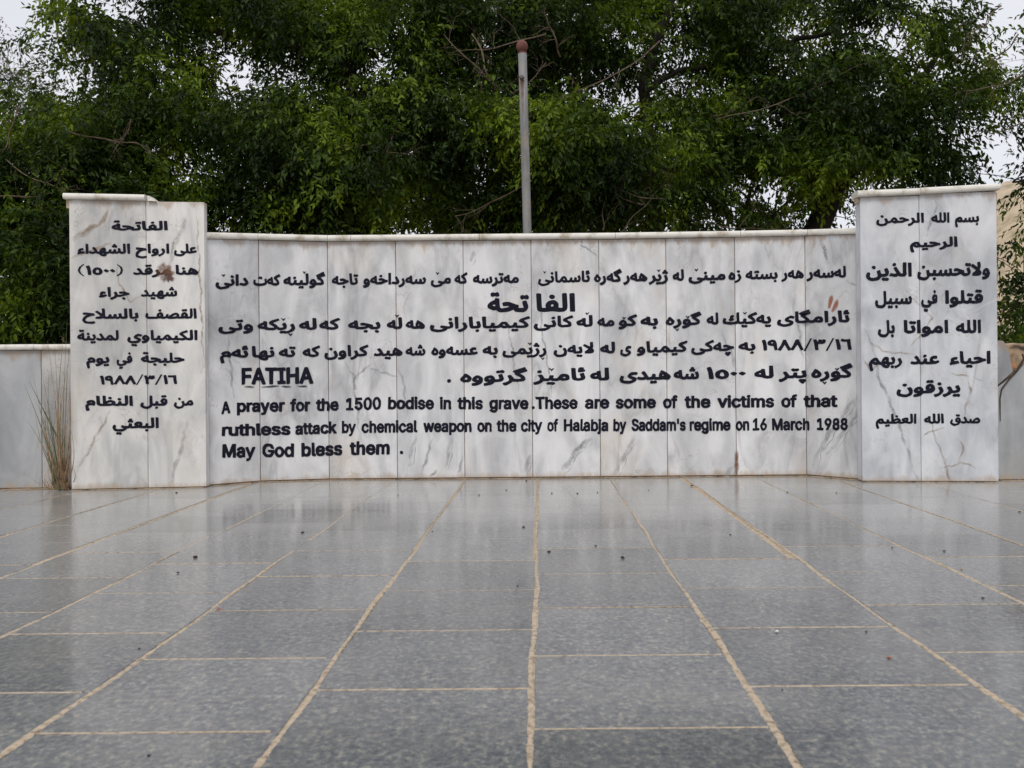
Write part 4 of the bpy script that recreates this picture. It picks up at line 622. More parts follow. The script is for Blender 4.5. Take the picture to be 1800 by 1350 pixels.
# the tiles inside or near the picture are pieces of their own, the rest of the field is one part
rest_V, rest_F = [], []
ntile = 0
for c, y0, tm, ww, gap in tiles:
    xm = joints[c] + ww / 2
    ymid = y0 + STEP / 2
    ysz = min(STEP, 5.60 - y0)
    if ymid > 1.1 and abs(xm + 0.1) < 0.75 + ymid * 0.60 + 0.1:
        o = link('tile', tf if y0 > 2.9 else tm, floor)
        ntile += 1
    else:
        o = None
    x0 = joints[c] + gap / 2 + random.uniform(-.0012, .0012)
    yy = y0 + 0.003 + random.uniform(-.0012, .0012)
    if o is not None:
        if y0 + STEP > 5.62:
            o.data = tile_mesh(ww - gap, 5.62 - y0); o.data.materials.append(M['granite'])
        o.location = (x0, yy, random.uniform(-.0005, .0004))
        o.rotation_euler = (random.uniform(-.0011, .0011), random.uniform(-.0011, .0011), random.uniform(-.0012, .0012))
    else:
        b0 = len(rest_V)
        rest_V += [Vector(v.co) + Vector((x0, yy, 0)) for v in tm.vertices]
        rest_F += [[b0 + i for i in p.vertices] for p in tm.polygons]
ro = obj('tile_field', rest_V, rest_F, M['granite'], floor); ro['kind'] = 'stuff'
# grout smeared over the tile edges: ragged raised ribbons
gV, gF = [], []
def ribbon(path, widths, z):
    b0 = len(gV)
    n = len(path)
    for i, (x, y) in enumerate(path):
        a = path[max(0, i - 1)]; b_ = path[min(n - 1, i + 1)]
        tx, ty = b_[0] - a[0], b_[1] - a[1]; l = math.hypot(tx, ty) or 1
        nx, ny = -ty / l, tx / l
        wl, wr = widths[i]
        gV.extend([(x + nx * wl, y + ny * wl, -0.001), (x + nx * wl * .5, y + ny * wl * .5, z), (x - nx * wr * .5, y - ny * wr * .5, z), (x - nx * wr, y - ny * wr, -0.001)])
        if i:
            for q in range(3):
                gF.append([b0 + 4 * (i - 1) + q, b0 + 4 * (i - 1) + q + 1, b0 + 4 * i + q + 1, b0 + 4 * i + q])
_b = [0.0]
def burr():
    _b[0] = _b[0] * .75 + random.gauss(0, .0008)
    return _b[0] + (random.uniform(.001, .003) if random.random() < .03 else 0)
for ji, jx in enumerate(joints):
    y = 0.9; path = []; wd = []; x = 0; ph = random.uniform(0, 9)
    while y < 5.6:
        ph += 0.02
        wav = 0.0045 * math.sin(y * 4.1 + ji * 2) + 0.002 * math.sin(y * 13 + ji)
        path.append((jx + wav, y))
        fat = 0.0072 + 0.0020 * math.sin(y * 3.3 + ji * 1.7) + 0.0008 * math.sin(y * 9.1 + ji)
        wd.append((max(.003, fat + burr() ), max(.003, fat + burr())))
        y += 0.006 if y < 2.6 else 0.014
    wd = [(a * max(.3, min(1, 1 - (p_[1] - 2.4) * .3)), b_ * max(.3, min(1, 1 - (p_[1] - 2.4) * .3))) for (a, b_), p_ in zip(wd, path)]
    ribbon(path, wd, 0.0006)
for c, y0, tm, ww, gap in tiles:
    if y0 < 0.9: continue
    x = joints[c]; path = []; wd = []
    thin = random.uniform(0.0018, 0.0034)
    if y0 > 2.3: thin *= .3 + .4 * random.random()
    if y0 > 3.4: continue
    while x < joints[c + 1]:
        path.append((x, y0 + random.gauss(0, .0003)))
        ww_ = max(.001, thin + random.gauss(0, .0004)); wd.append((ww_, ww_)); x += 0.02
    ribbon(path, wd, 0.0006)
go = obj('grout_seam', gV, gF, M['grout'], floor); go['kind'] = 'stuff'

# ------------------------------------------------------------------ ground beyond and behind
def terrain():
    V, Fc = [], []
    xs = [-400, -150, -60] + list(range(-30, 31, 3)) + [60, 150, 400]
    ys = [-400, -100, -30, -10, -3.0, 5.68, 7, 9, 12, 16, 22, 30, 60, 150, 400]
    for y in ys:
        for x in xs:
            inside = -7.5 <= x <= 7.5 and -3 <= y <= 5.68
            z = -0.12 + (0 if inside or y < 6 else 0.04 * math.sin(x * .7 + y) + 0.03 * math.cos(y * 1.3 - x * .4))
            V.append((x, y, z))
    nx = len(xs)
    for j in range(len(ys) - 1):
        for i in range(nx - 1):
            Fc.append([j * nx + i, j * nx + i + 1, (j + 1) * nx + i + 1, (j + 1) * nx + i])
    return V, Fc
gr = obj('ground', *terrain(), M['soil'], smooth=True); gr['kind'] = 'structure'
def hill():
    V, Fc = [], []
    nx, ny = 60, 22
    for j in range(ny):
        for i in range(nx):
            x = 17 + 110 * i / (nx - 1); y = 38 + 90 * j / (ny - 1)
            s = min(1, max(0, (x - 20) / 14)); s = s * s * (3 - 2 * s)
            tt = min(1, j / 8)
            z = -0.3 + (15.5 * s) * (tt * tt * (3 - 2 * tt)) + 0.8 * math.sin(x * .21 + y * .13) * s + 0.35 * math.sin(x * .63 - y * .4) * s
            V.append((x, y, z))
    for j in range(ny - 1):
        for i in range(nx - 1):
            Fc.append([j * nx + i, j * nx + i + 1, (j + 1) * nx + i + 1, (j + 1) * nx + i])
    return V, Fc
ho = obj('hill', *hill(), M['hill'], smooth=True); ho['kind'] = 'structure'

# ------------------------------------------------------------------ lettering
def glyph_outline(ch):
    adv, loops = GLYPHS[ord(ch)]
    return adv / 1000.0, [[(lp[k] / 1000.0, lp[k + 1] / 1000.0) for k in range(0, len(lp), 2)] for lp in loops]
_gm = {}
def glyph_mesh(ch, off):
    """triangulated glyph (verts, faces), thickened by off"""
    key = (ch, off)
    if key in _gm: return _gm[key]
    adv, loops = glyph_outline(ch)
    cu = bpy.data.curves.new('glyph', 'CURVE')
    cu.dimensions = '2D'; cu.fill_mode = 'BOTH'
    for lp in loops:
        sp = cu.splines.new('POLY'); sp.points.add(len(lp) - 1)
        for p_, (x, y) in zip(sp.points, lp): p_.co = (x, y, 0, 1)
        sp.use_cyclic_u = True
    o = bpy.data.objects.new('glyph', cu)
    me = bpy.data.meshes.new_from_object(o)
    V = [(v.co.x, v.co.y) for v in me.vertices]
    Fc = [list(p.vertices) for p in me.polygons]
    bpy.data.meshes.remove(me); bpy.data.objects.remove(o); bpy.data.curves.remove(cu)
    _gm[key] = (adv, V, Fc)
    return _gm[key]
def chevron(cx, cy, s, up):
    """small v-shaped vowel sign"""
    t_ = s * 0.42
    return [(cx - s, cy + s * .75), (cx - s + t_ * 1.3, cy + s * .85), (cx, cy + t_ * .6), (cx + s - t_ * 1.3, cy + s * .85), (cx + s, cy + s * .75), (cx, cy - s * .9)], [[0, 1, 2, 5], [5, 2, 3, 4]]
def interp(pts, x):
    if x <= pts[0][0]:
        a, b_ = pts[0], pts[1]
    elif x >= pts[-1][0]:
        a, b_ = pts[-2], pts[-1]
    else:
        for a, b_ in zip(pts, pts[1:]):
            if a[0] <= x <= b_[0]: break
    return a[1] + (b_[1] - a[1]) * (x - a[0]) / (b_[0] - a[0])
def write_line(kind, base, hpx, words, yfun, parent, label=None):
    arab = kind == 'A'
    off = 0.0
    V, Fc = [], []
    zz = 0
    for text, x0, x1 in words:
        if arab: seq = shape(text)
        else: seq = [(ch, None) for ch in text]
        X = 0.0; gv = []; gf = []
        for ch, mark in seq:
            adv, gV_, gF_ = glyph_mesh(ch, off)
            b0 = len(gv)
            gv += [(x + X, y, zz % 3) for x, y in gV_]
            gf += [[b0 + i for i in f] for f in gF_]
            zz += 1
            if mark:
                xs_ = [x for x, y in gV_]; ys_ = [y for x, y in gV_]
                cx_ = (min(xs_) + max(xs_)) / 2 + X
                if mark == '^':
                    cy_ = max(ys_) + 0.055
                    if ch in ('\uFEEF', '\uFEF0'): cy_ = 0.40
                    if ch in ('\uFEDF', '\uFEE0', '\uFEDD', '\uFEDE'): cx_ = min(xs_) + X + 0.02; cy_ = max(ys_) + .045
                    if ch in ('\uFEF3', '\uFEF4'): cy_ = 0.40
                else:
                    cy_ = min(ys_) - 0.055
                mv, mf = chevron(cx_, cy_, 0.062, True)
                b0 = len(gv)
                gv += [(x, y, 0) for x, y in mv]; gf += [[b0 + i for i in f] for f in mf]
            X += adv
        xa = min(v[0] for v in gv); xb = max(v[0] for v in gv)
        if kind == 'D': s_y = hpx / 0.1
        href = 0.425 if arab else 0.53
        if text.startswith('#'): href = 0.435
        sy = hpx / href
        sx = (x1 - x0) / (xb - xa)
        if text == '.': sy = sx
        b0 = len(V)
        for gx, gy, q in gv:
            px = x0 + (gx - xa) * sx
            xc = (x0 + x1) / 2
            py = interp(base, px) - gy * sy
            px, py = px + .28 * math.sin(py * .55 + px * .31 + 2) + .18 * math.sin(px * 1.3 + py), py + .28 * math.sin(px * .47 + py * .2) + .16 * math.sin(px * 1.7 + 1)
            Y = yfun(px, py)
            p = P(px, py, Y)
            p.y -= 0.0020 + 0.0001 * q
            V.append(p)
        Fc += [[b0 + i for i in f] for f in gf]
    o = obj('inscription', V, Fc, M['ink'], parent)
    # a little thickness so that the paint stands on the stone
    return o

def soften(o, vals):
    a = o.data.attributes.new('soft', 'FLOAT', 'POINT')
    a.data.foreach_set('value', vals)
def vein(path, w0, yfun, mat, parent, name='vein', lift=0.0012, jit=1.2, soft=True):
    """mark in or on the stone that fades out towards its edges"""
    pts = []
    ph1, ph2 = random.uniform(0, 6), random.uniform(0, 6)
    acc = 0
    for (x0, y0), (x1, y1) in zip(path, path[1:]):
        L = math.hypot(x1 - x0, y1 - y0); n = max(2, int(L / 3.5))
        for i in range(n):
            f = i / n; acc += L / n
            wv = jit * (1.3 * math.sin(acc * .11 + ph1) + .7 * math.sin(acc * .31 + ph2) + random.gauss(0, .25))
            pts.append((x0 + (x1 - x0) * f - (y1 - y0) / L * wv, y0 + (y1 - y0) * f + (x1 - x0) / L * wv))
    pts.append(path[-1])
    V, Fc, S = [], [], []
    n = len(pts)
    for i, (x, y) in enumerate(pts):
        a = pts[max(0, i - 1)]; b_ = pts[min(n - 1, i + 1)]
        tx, ty = b_[0] - a[0], b_[1] - a[1]; l = math.hypot(tx, ty) or 1
        e_ = math.sin(math.pi * min(1, (i + .25) / n)) ** .5
        w_ = w0 * (0.3 + 0.7 * e_) * (1 + .18 * math.sin(i * .9 + ph2)) * .5
        for s in (-1, -.45, .45, 1):
            px, py = x - ty / l * w_ * s, y + tx / l * w_ * s
            p = P(px, py, yfun(px, py)); p.y -= lift
            V.append(p); S.append(0.0 if abs(s) == 1 else e_)
        if i:
            for q in range(3): Fc.append([4 * i - 4 + q, 4 * i - 3 + q, 4 * i + 1 + q, 4 * i + q])
    o = obj(name, V, Fc, mat, parent)
    soften(o, S)
    return o

# ------------------------------------------------------------------ copings
def coping(x0, y0, x1, y1, z0, z1, th, depth, parent, mat=None, over=0.016, ends=(0, 0)):
    """bull-nosed coping stone whose front runs from (x0,y0) to (x1,y1)"""
    prof = []
    r = th / 2
    for k in range(7):
        a = -math.pi / 2 + math.pi * k / 6
        prof.append((-over - r * math.cos(a) * .7, r + r * math.sin(a)))
    prof = [(depth, 0)] + prof + [(depth, th)]
    V = []
    n = len(prof)
    for (x, y, z) in ((x0, y0, z0), (x1, y1, z1)):
        for (d, h) in prof: V.append(Vector((x, y + d, z + h)))
    Fc = [list(range(n))[::-1], list(range(n, 2 * n))]
    for i in range(n):
        j = (i + 1) % n
        Fc.append([i, j, n + j, n + i])
    o = obj('cap_stone', V, Fc, mat or M['cap'], parent)
    bm = bmesh.new(); bm.from_mesh(o.data); bmesh.ops.recalc_face_normals(bm, faces=bm.faces)
    bm.to_mesh(o.data); bm.free()
    return o

# ------------------------------------------------------------------ the central memorial wall
WPX = [360, 456, 577, 1417, 1514]
WY = [5.225, 5.420, 5.500, 5.500, 5.240]
def ywall(px, py=630):
    return 1.0 / float(np.interp(unroll(px, py)[0], [unroll(q, 630)[0] for q in WPX], [1.0 / y for y in WY]))
def ztop(px):
    return TOPZ - float(np.interp(px, [360, 456, 577, 1080, 1300, 1417, 1514], [.019, -.001, 0, 0, -.005, -.009, .023]))
def xw(px, Y, py=630):
    return P(px, py, Y).x
TOPZ = 1.398
wall = thing('memorial_wall', 'long white marble memorial wall with black Kurdish and English inscription between two taller pillars', 'memorial wall', (0, 5.5, 0))
jp = [359, 456, 577, 697, 815.5, 935, 1054, 1172, 1293, 1416.5, 1515]
g = 0.0018
for a, b_ in zip(jp, jp[1:]):
    ya, yb = ywall(a), ywall(b_)
    xa, xb = xw(a, ya) + g, xw(b_, yb) - g
    dz = random.uniform(-.0015, .0015)
    dy = random.uniform(-.0012, .0012)
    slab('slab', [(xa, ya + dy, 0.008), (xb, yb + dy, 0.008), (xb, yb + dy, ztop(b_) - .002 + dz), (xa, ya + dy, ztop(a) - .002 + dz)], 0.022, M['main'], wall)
# mortar core follows the slabs
cv = []
for px, Y in zip(WPX, WY): cv.append((xw(px, Y), Y + 0.0085, ztop(px)))
V = []
for x, y, z in cv: V += [(x, y, -0.05), (x, y, z - .004), (x, 5.80, z - .004), (x, 5.80, -0.05)]
Fc = []
for i in range(len(cv) - 1):
    for q in range(4):
        r_ = (q + 1) % 4
        Fc.append([4 * i + q, 4 * i + r_, 4 * i + 4 + r_, 4 * i + 4 + q])
Fc += [[0, 3, 2, 1], [4 * len(cv) - 4, 4 * len(cv) - 3, 4 * len(cv) - 2, 4 * len(cv) - 1]]
obj('core', V, Fc, M['mortar'], wall)
cpx = [360, 456, 577, 618, 843, 1081, 1300, 1417, 1514]
groups = [(360, 456), (456, 577), (577, 618 + 0), (618, 843), (843, 1081), (1081, 1300), (1300, 1417), (1417, 1514)]
for a, b_ in groups:
    ya, yb = ywall(a), ywall(b_)
    e_ = 0.0012
    coping(xw(a, ya, 415) + e_, ya, xw(b_, yb, 415) - e_, yb, ztop(a), ztop(b_), 0.034, 0.31 + (5.5 - ya) * .8, wall)
for kind, base, h, words in MAIN:
    write_line(kind, base, h, words, ywall, wall)
for a, b_ in (((430, 680), (447, 680.5)), ((459, 681), (491, 678.6)), ((494, 678.5), (512, 680)), ((521, 678.2), (540, 679.5))):
    vein([a, b_], 4, ywall, M['inksoft'], wall, 'underline', 0.0022, .3)
vein([(1462, 519), (1459, 530), (1457, 542)], 8.5, ywall, M['red'], wall, 'red_mark', 0.0024, .2)
vein([(1473, 526), (1468, 538), (1462, 548)], 8.5, ywall, M['red'], wall, 'red_mark', 0.0024, .2)
o_ = vein([(1295, 790), (1294.5, 815), (1294, 838)], 9, ywall, M['rustsoft'], wall, 'rust_streak', 0.0020, .2)
for pth, w_ in (
    ([(1040, 768), (1012, 795), (985, 830)], 9), ([(1030, 770), (1008, 800), (1000, 818)], 5),
    ([(1118, 765), (1098, 800), (1080, 835)], 8), ([(1511, 690), (1470, 745), (1440, 790), (1428, 825)], 7),
    ([(1513, 715), (1480, 765), (1452, 800)], 6), ([(1290, 820), (1275, 838)], 7),
    ([(607, 635), (620, 660), (626, 700), (632, 760)], 4), ([(700, 640), (710, 680), (716, 730)], 3.5),
    ([(620, 666), (645, 648), (655, 636)], 3), ([(650, 645), (670, 656), (700, 661)], 3.5),
    ([(795, 768), (790, 790), (783, 820)], 5), ([(762, 770), (750, 800), (742, 835)], 4), ([(768, 825), (755, 838)], 4), ([(730, 765), (725, 790), (718, 820)], 5),
    ([(892, 560), (898, 600), (905, 645), (912, 690)], 3), ([(942, 490), (950, 550), (955, 600), (965, 650), (972, 700)], 3),
    ([(400, 585), (405, 640), (412, 700)], 4), ([(1270, 585), (1282, 615), (1295, 650)], 5), ([(1400, 550), (1405, 590), (1412, 630)], 4),
    ([(1488, 490), (1498, 500), (1512, 503)], 3.5), ([(1442, 420), (1448, 440), (1456, 465)], 6),
    ([(935, 800), (920, 830)], 7), ([(815, 800), (805, 830)], 4), ([(1015, 430), (1040, 440), (1052, 452)], 2.5), ([(833, 440), (828, 460)], 5)):
    vein(pth, w_ * 1.5, ywall, M['vein'] if w_ < 4.5 else M['veinsoft'], wall, jit=1.1)
    if w_ >= 5:
        vein([(x + 3 + .15 * w_ * i, y + 6) for i, (x, y) in enumerate(pth)], 2.2, ywall, M['vein'], wall, jit=1.2)

# ------------------------------------------------------------------ the two inscribed pillars
def pillar(label, pl, pm, pr, Yl, Yr, matk, zt, zcap, lines, veins, full_cap, name='inscribed_pillar'):
    ul, ur = unroll(pl, 600)[0], unroll(pr, 600)[0]
    yf = lambda p_, q_=600: 1.0 / (1 / Yl + (1 / Yr - 1 / Yl) * (unroll(p_, q_)[0] - ul) / (ur - ul))
    XL, XM, XR = xw(pl, Yl, 600), xw(pm, yf(pm), 600), xw(pr, Yr, 600)
    YM = yf(pm)
    root = thing(name, label, 'pillar', ((XL + XR) / 2, (Yl + Yr) / 2, 0))
    back = 0.05 if matk == 'left' else 0.08
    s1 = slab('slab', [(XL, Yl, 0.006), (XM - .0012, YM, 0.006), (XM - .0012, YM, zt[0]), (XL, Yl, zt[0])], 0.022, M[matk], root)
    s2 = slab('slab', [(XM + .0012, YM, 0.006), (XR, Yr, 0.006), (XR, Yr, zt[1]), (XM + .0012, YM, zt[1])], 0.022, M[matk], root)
    # side slabs and core
    for x, y, s in ((XL, Yl, 1), (XR, Yr, -1)):
        xx = sorted((x + 0.001 * s, x + 0.021 * s))
        box('side_slab', xx[0], xx[1], y + 0.0235, y + back, 0.006, (zt[0] if s > 0 else zt[1]) - .001, M[matk], root, 0.001)
    V = [(XL + .006, Yl + .012, -.03), (XR - .006, Yr + .012, -.03), (XR - .006, Yr + back - .01, -.03), (XL + .006, Yl + back - .01, -.03)]
    zc = min(zt) - .004
    V += [(x, y, zc) for x, y, z in V]
    obj('core', V, [[3, 2, 1, 0], [4, 5, 6, 7], [0, 1, 5, 4], [1, 2, 6, 5], [2, 3, 7, 6], [3, 0, 4, 7]], M['mortar'], root)
    for kind, base, h, words in lines:
        write_line(kind, base, h, words, yf, root)
    for pth, w_, mk in veins:
        vein(pth, w_ * 1.5, yf, M['veinsoft' if mk == 'vein' and w_ > 5 else mk], root, jit=1.0)
    return root, yf, XL, XM, XR, back

lp, ylp, XL, XM, XR, bk = pillar('left marble pillar with ten lines of black Arabic text, its right cap stone missing',
    123.5, 258.3, 360.5, 5.092, 5.172, 'left', (1.578, 1.572), 0, LEFT, [
    ([(192, 355), (190, 372), (176, 392), (160, 400), (142, 415)], 6, 'veinbrown'), ([(168, 395), (150, 408), (128, 422)], 9, 'veinbrown'),
    ([(330, 375), (318, 405), (305, 440), (296, 470)], 7, 'vein'), ([(125, 455), (160, 440), (196, 428)], 5, 'veinbrown'),
    ([(205, 460), (210, 500), (228, 530), (245, 520)], 3, 'veinbrown'), ([(195, 720), (165, 775), (135, 830)], 4, 'veinbrown'),
    ([(345, 365), (352, 500), (358, 640)], 3, 'veinbrown'), ([(330, 740), (315, 800), (300, 850)], 6, 'vein'), ([(304, 420), (303, 445)], 4, 'veinbrown')], False)
coping(XL - 0.022, 5.092, XM + .002, ylp(258), 1.5785, 1.575, 0.032, bk, lp)
slab('cap_stone', [P(258.6, 345, 5.12), P(259.2, 352.6, 5.12), P(274, 353.6, 5.125), P(266, 347.5, 5.125), P(261, 343.6, 5.12)], 0.075, M['cap'], lp, 0)
box('cap_return', XL - .020, XL - .003, 5.10, 5.10 + .07, 1.533, 1.577, M['capside'], lp, .001)
# chipped rust-brown patch over the word on the third line
for (cx_, cy_, rx, ry, mk) in ((290, 478, 17, 17, 'rustsoft'), (284, 471, 8, 9, 'rustsoft'), (296, 487, 11, 9, 'darksoft')):
    n = 26
    ph = [random.uniform(.7, 1.25) for _ in range(n)]
    V = [P(cx_, cy_, ylp(cx_, cy_))]; Fc = []; S = [1.0]
    for ring, val in ((.45, 1.0), (.75, .7), (1.0, 0.0)):
        for i in range(n):
            px, py = cx_ + rx * ring * ph[i] * math.cos(6.283 * i / n), cy_ + ry * ring * ph[i] * math.sin(6.283 * i / n)
            V.append(P(px, py, ylp(px, py))); S.append(val)
    for v in V: v.y -= .0024 + .0002 * (rx == 8) + .0004 * (rx == 11)
    for i in range(n):
        j = (i + 1) % n
        Fc.append([0, 1 + i, 1 + j])
        for r_ in (0, 1): Fc.append([1 + r_ * n + i, 1 + (r_ + 1) * n + i, 1 + (r_ + 1) * n + j, 1 + r_ * n + j])
    o_ = obj('rust_spot', V, Fc, M[mk], lp); soften(o_, S)

rp_, yrp, XL2, XM2, XR2, bk = pillar('right marble pillar with eight lines of black Arabic text and a full cap stone',
    1514, 1617.5, 1753.5, 5.165, 5.085, 'right', (1.566, 1.576), 0, RIGHT, [
    ([(1517, 575), (1535, 610), (1545, 665), (1570, 720), (1590, 775), (1605, 825), (1616, 848)], 4.5, 'vein'),
    ([(1515, 630), (1530, 650), (1545, 640)], 3, 'veinbrown'), ([(1647, 360), (1635, 395), (1625, 420)], 4, 'vein'),
    ([(1530, 602), (1550, 617), (1580, 620), (1610, 625)], 3, 'veinbrown'), ([(1622, 765), (1650, 755), (1660, 750)], 3, 'veinbrown'),
    ([(1656, 800), (1664, 825), (1672, 848)], 4, 'veinbrown'), ([(1650, 825), (1664, 821), (1690, 812), (1715, 824)], 3, 'veinbrown'),
    ([(1682, 770), (1692, 782), (1690, 800), (1686, 812)], 3, 'veinbrown'), ([(1636, 740), (1648, 780), (1660, 815)], 3, 'veinbrown'),
    ([(1670, 655), (1700, 662), (1730, 668)], 3, 'veinbrown'), ([(1700, 655), (1705, 690), (1695, 730)], 4, 'veinbrown'), ([(1600, 520), (1640, 560), (1600, 610)], 3, 'veinbrown')], True)
coping(XL2 - 0.020, 5.165, XM2 - .001, yrp(1617), 1.5665, 1.570, 0.034, bk, rp_)
coping(XM2 + .001, yrp(1617), XR2 + 0.012, 5.085, 1.572, 1.583, 0.034, bk, rp_)
box('cap_return', XR2 - .0005, XR2 + .012, 5.10, 5.16, 1.50, 1.572, M['capside'], rp_, .001)
box('cap_return', XL2 - .014, XL2 - .002, 5.175, 5.22, 1.538, 1.564, M['capside'], rp_, .001)

# ------------------------------------------------------------------ low wings on both sides
YW = 5.185
lw = thing('boundary_wall', 'low grey marble wall with cream coping running left of the left pillar', 'wall', (-3.4, YW, 0))
zc = 0.766
xs = [-6.3, -5.45, -4.6, -3.79, P(73, 720, YW).x, XL - .004]
for i, (a, b_) in enumerate(zip(xs, xs[1:])):
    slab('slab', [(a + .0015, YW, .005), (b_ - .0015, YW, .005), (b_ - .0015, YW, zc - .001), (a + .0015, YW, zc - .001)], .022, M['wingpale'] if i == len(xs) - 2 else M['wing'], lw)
box('core', -6.3, XL + .004, YW + .009, YW + .30, -.05, zc - .003, M['mortar'], lw)
xc = [-6.3, -5.4, -4.55, -3.75, P(63, 610, YW).x, XL - .004]
for a, b_ in zip(xc, xc[1:]):
    coping(a + .001, YW, b_ - .001, YW, zc, zc + random.uniform(-.001, .001), .031, .32, lw)

rw = thing('boundary_wall', 'low marble wall right of the right pillar, its top corner broken off', 'wall', (3.4, YW, 0))
R_ = lambda x, y: P(x, y, YW)
xl = XR2 + .006
top = R_(1758, 598).z
slab('slab', [Vector((xl, YW, R_(1757, 689).z + .004)), R_(1781, 653), R_(1779, 645), R_(1776, 634), R_(1773, 618), R_(1769, 606), R_(1763, 599), Vector((xl, YW, top))], .022, M['wing'], rw, .001)
e1 = R_(1801, 641); e2 = R_(1842, 600)
xe = e2.x + .15
slab('slab', [Vector((xl, YW, .005)), Vector((xe, YW, .005)), Vector((xe, YW, e2.z)), e2, R_(1822, 618), R_(1806, 636), R_(1790, 652), R_(1783, 660), Vector((xl, YW, R_(1757, 689).z - .004))], .022, M['wing'], rw, .001)
xs = [xe, xe + .83, xe + 1.66, xe + 2.5]
for a, b_ in zip(xs, xs[1:]):
    slab('slab', [(a + .002, YW, .005), (b_ - .002, YW, .005), (b_ - .002, YW, top), (a + .002, YW, top)], .022, M['wing'], rw)
    coping(a + .001, YW, b_ - .001, YW, top + .001, top + .001, .031, .32, rw)
# rough rubble core with an uneven top
def rough_box(name, x0, x1, y0, y1, z0, z1, mat, parent, n=24, amp=.008):
    V, Fc = [], []
    for i in range(n + 1):
        x = x0 + (x1 - x0) * i / n
        j = random.uniform(-amp, amp)
        V += [(x, y0, z0), (x, y0 + random.uniform(0, amp), z1 + j - amp), (x, y0 + .02, z1 + j), (x, y1, z1 + j * .6), (x, y1, z0)]
    m_ = 5
    for i in range(n):
        for q in range(m_):
            r_ = (q + 1) % m_
            Fc.append([m_ * i + q, m_ * i + r_, m_ * (i + 1) + r_, m_ * (i + 1) + q])
    Fc += [list(range(m_))[::-1], [m_ * n + q for q in range(m_)]]
    return obj(name, V, Fc, mat, parent)
rough_box('core', xl, xs[-1], YW + .024, YW + .30, -.05, R_(1790, 603).z, M['rubble'], rw, 60, .006)
slab('loose_stone', [R_(1776, 649) + Vector((0, .006, 0)), R_(1781, 652) + Vector((0, .006, 0)), R_(1788, 644) + Vector((0, .006, 0)), R_(1787, 638) + Vector((0, .006, 0)), R_(1778, 637) + Vector((0, .006, 0))], .02, M['orange'], rw, .001)
vein([(1773, 611), (1785, 609), (1800, 613), (1815, 611)], 7, lambda p, q=0: YW + .022, M['cracksoft'], rw, 'crack', .002, .8)
Vt, Ft = tube_data([R_(1796, 622), R_(1799, 630), R_(1795, 638), R_(1787, 650), R_(1772, 668), R_(1760, 684), R_(1757, 700), R_(1757.5, 740)], [.005, .006, .007, .006, .004, .004, .0035, .002], 6)
obj('wire', [v + Vector((0, -.006, 0)) for v in Vt], Ft, M['crack'], rw)

# ------------------------------------------------------------------ steel pole behind the wall
pb = P(927, 410, 5.95); pt = P(918.3, 95, 5.95)
d_ = (pb - pt) / (pb.z - pt.z)
p0 = pt + d_ * (-.12 - pt.z)
pole = thing('steel_pole', 'leaning grey steel pole with a rusty red ball on top, behind the memorial wall', 'pole', tuple(p0))
rad = 7.6 * 5.95 / F
path = [p0 + (pt - p0) * (i / 6) for i in range(7)]
obj('pipe', *tube_data(path, [rad] * 7, 20), M['pole'], pole, smooth=False)
bmx = bmesh.new(); bmesh.ops.create_uvsphere(bmx, u_segments=18, v_segments=12, radius=10.3 * 5.95 / F)
ballm = bpy.data.meshes.new('ball_finial'); 
for f in bmx.faces: f.smooth = True
bmx.to_mesh(ballm); bmx.free(); ballm.materials.append(M['rustball'])
bo = link('ball_finial', ballm, pole); bo.location = pt + Vector((-.002, 0, .048)) - p0; bo.scale = (1, 1, 1.08)
Vn, Fn = tube_data([pt - Vector((0, 0, .002)), pt + Vector((0, 0, .012)), pt + Vector((0, 0, .022))], [.026, .026, .014], 16)
obj('collar', Vn, Fn, M['rustball'], pole)
bc = P(917, 137, 5.95 - rad)
Vn, Fn = tube_data([bc + Vector((0, .01, 0)), bc + Vector((0, -.022, 0)), bc + Vector((0, -.03, 0))], [.013, .013, .009], 10)
obj('bolt', Vn, Fn, M['bolt'], pole)
Vn, Fn = tube_data([bc + Vector((-.018, -.012, .004)), bc + Vector((.018, -.012, -.002))], [.006, .006], 8)
obj('bolt_pin', Vn, Fn, M['bolt'], pole)
sV, sF = [], []
for i in range(16):
    f = i / 15; y = 141 + 66 * f
    xx = 917.6 + 2.2 * f
    w_ = (3.2 if f < .3 else 3.2 * (1.25 - f)) * random.uniform(.8, 1.15)
    for s in (-1, 1):
        px = xx + s * w_
        cxp = 917.2 + 3.0 * f * .9
        offx = (px - cxp) * 5.95 / F
        yy = math.sqrt(max(0, rad * rad - offx * offx))
        p = P(px, y, 5.95); p.y = 5.95 - yy - .0025; sV.append(p)
    if i: sF.append([2 * i - 2, 2 * i - 1, 2 * i + 1, 2 * i])
o_ = obj('rust_streak', sV, sF, M['rustsoft'], pole); soften(o_, [1.0 - .7 * (i // 2) / 15 for i in range(len(sV))])
for f in [o for o in pole.children if o.name.startswith('pipe')]:
    for p in f.data.polygons: p.use_smooth = len(p.vertices) == 4

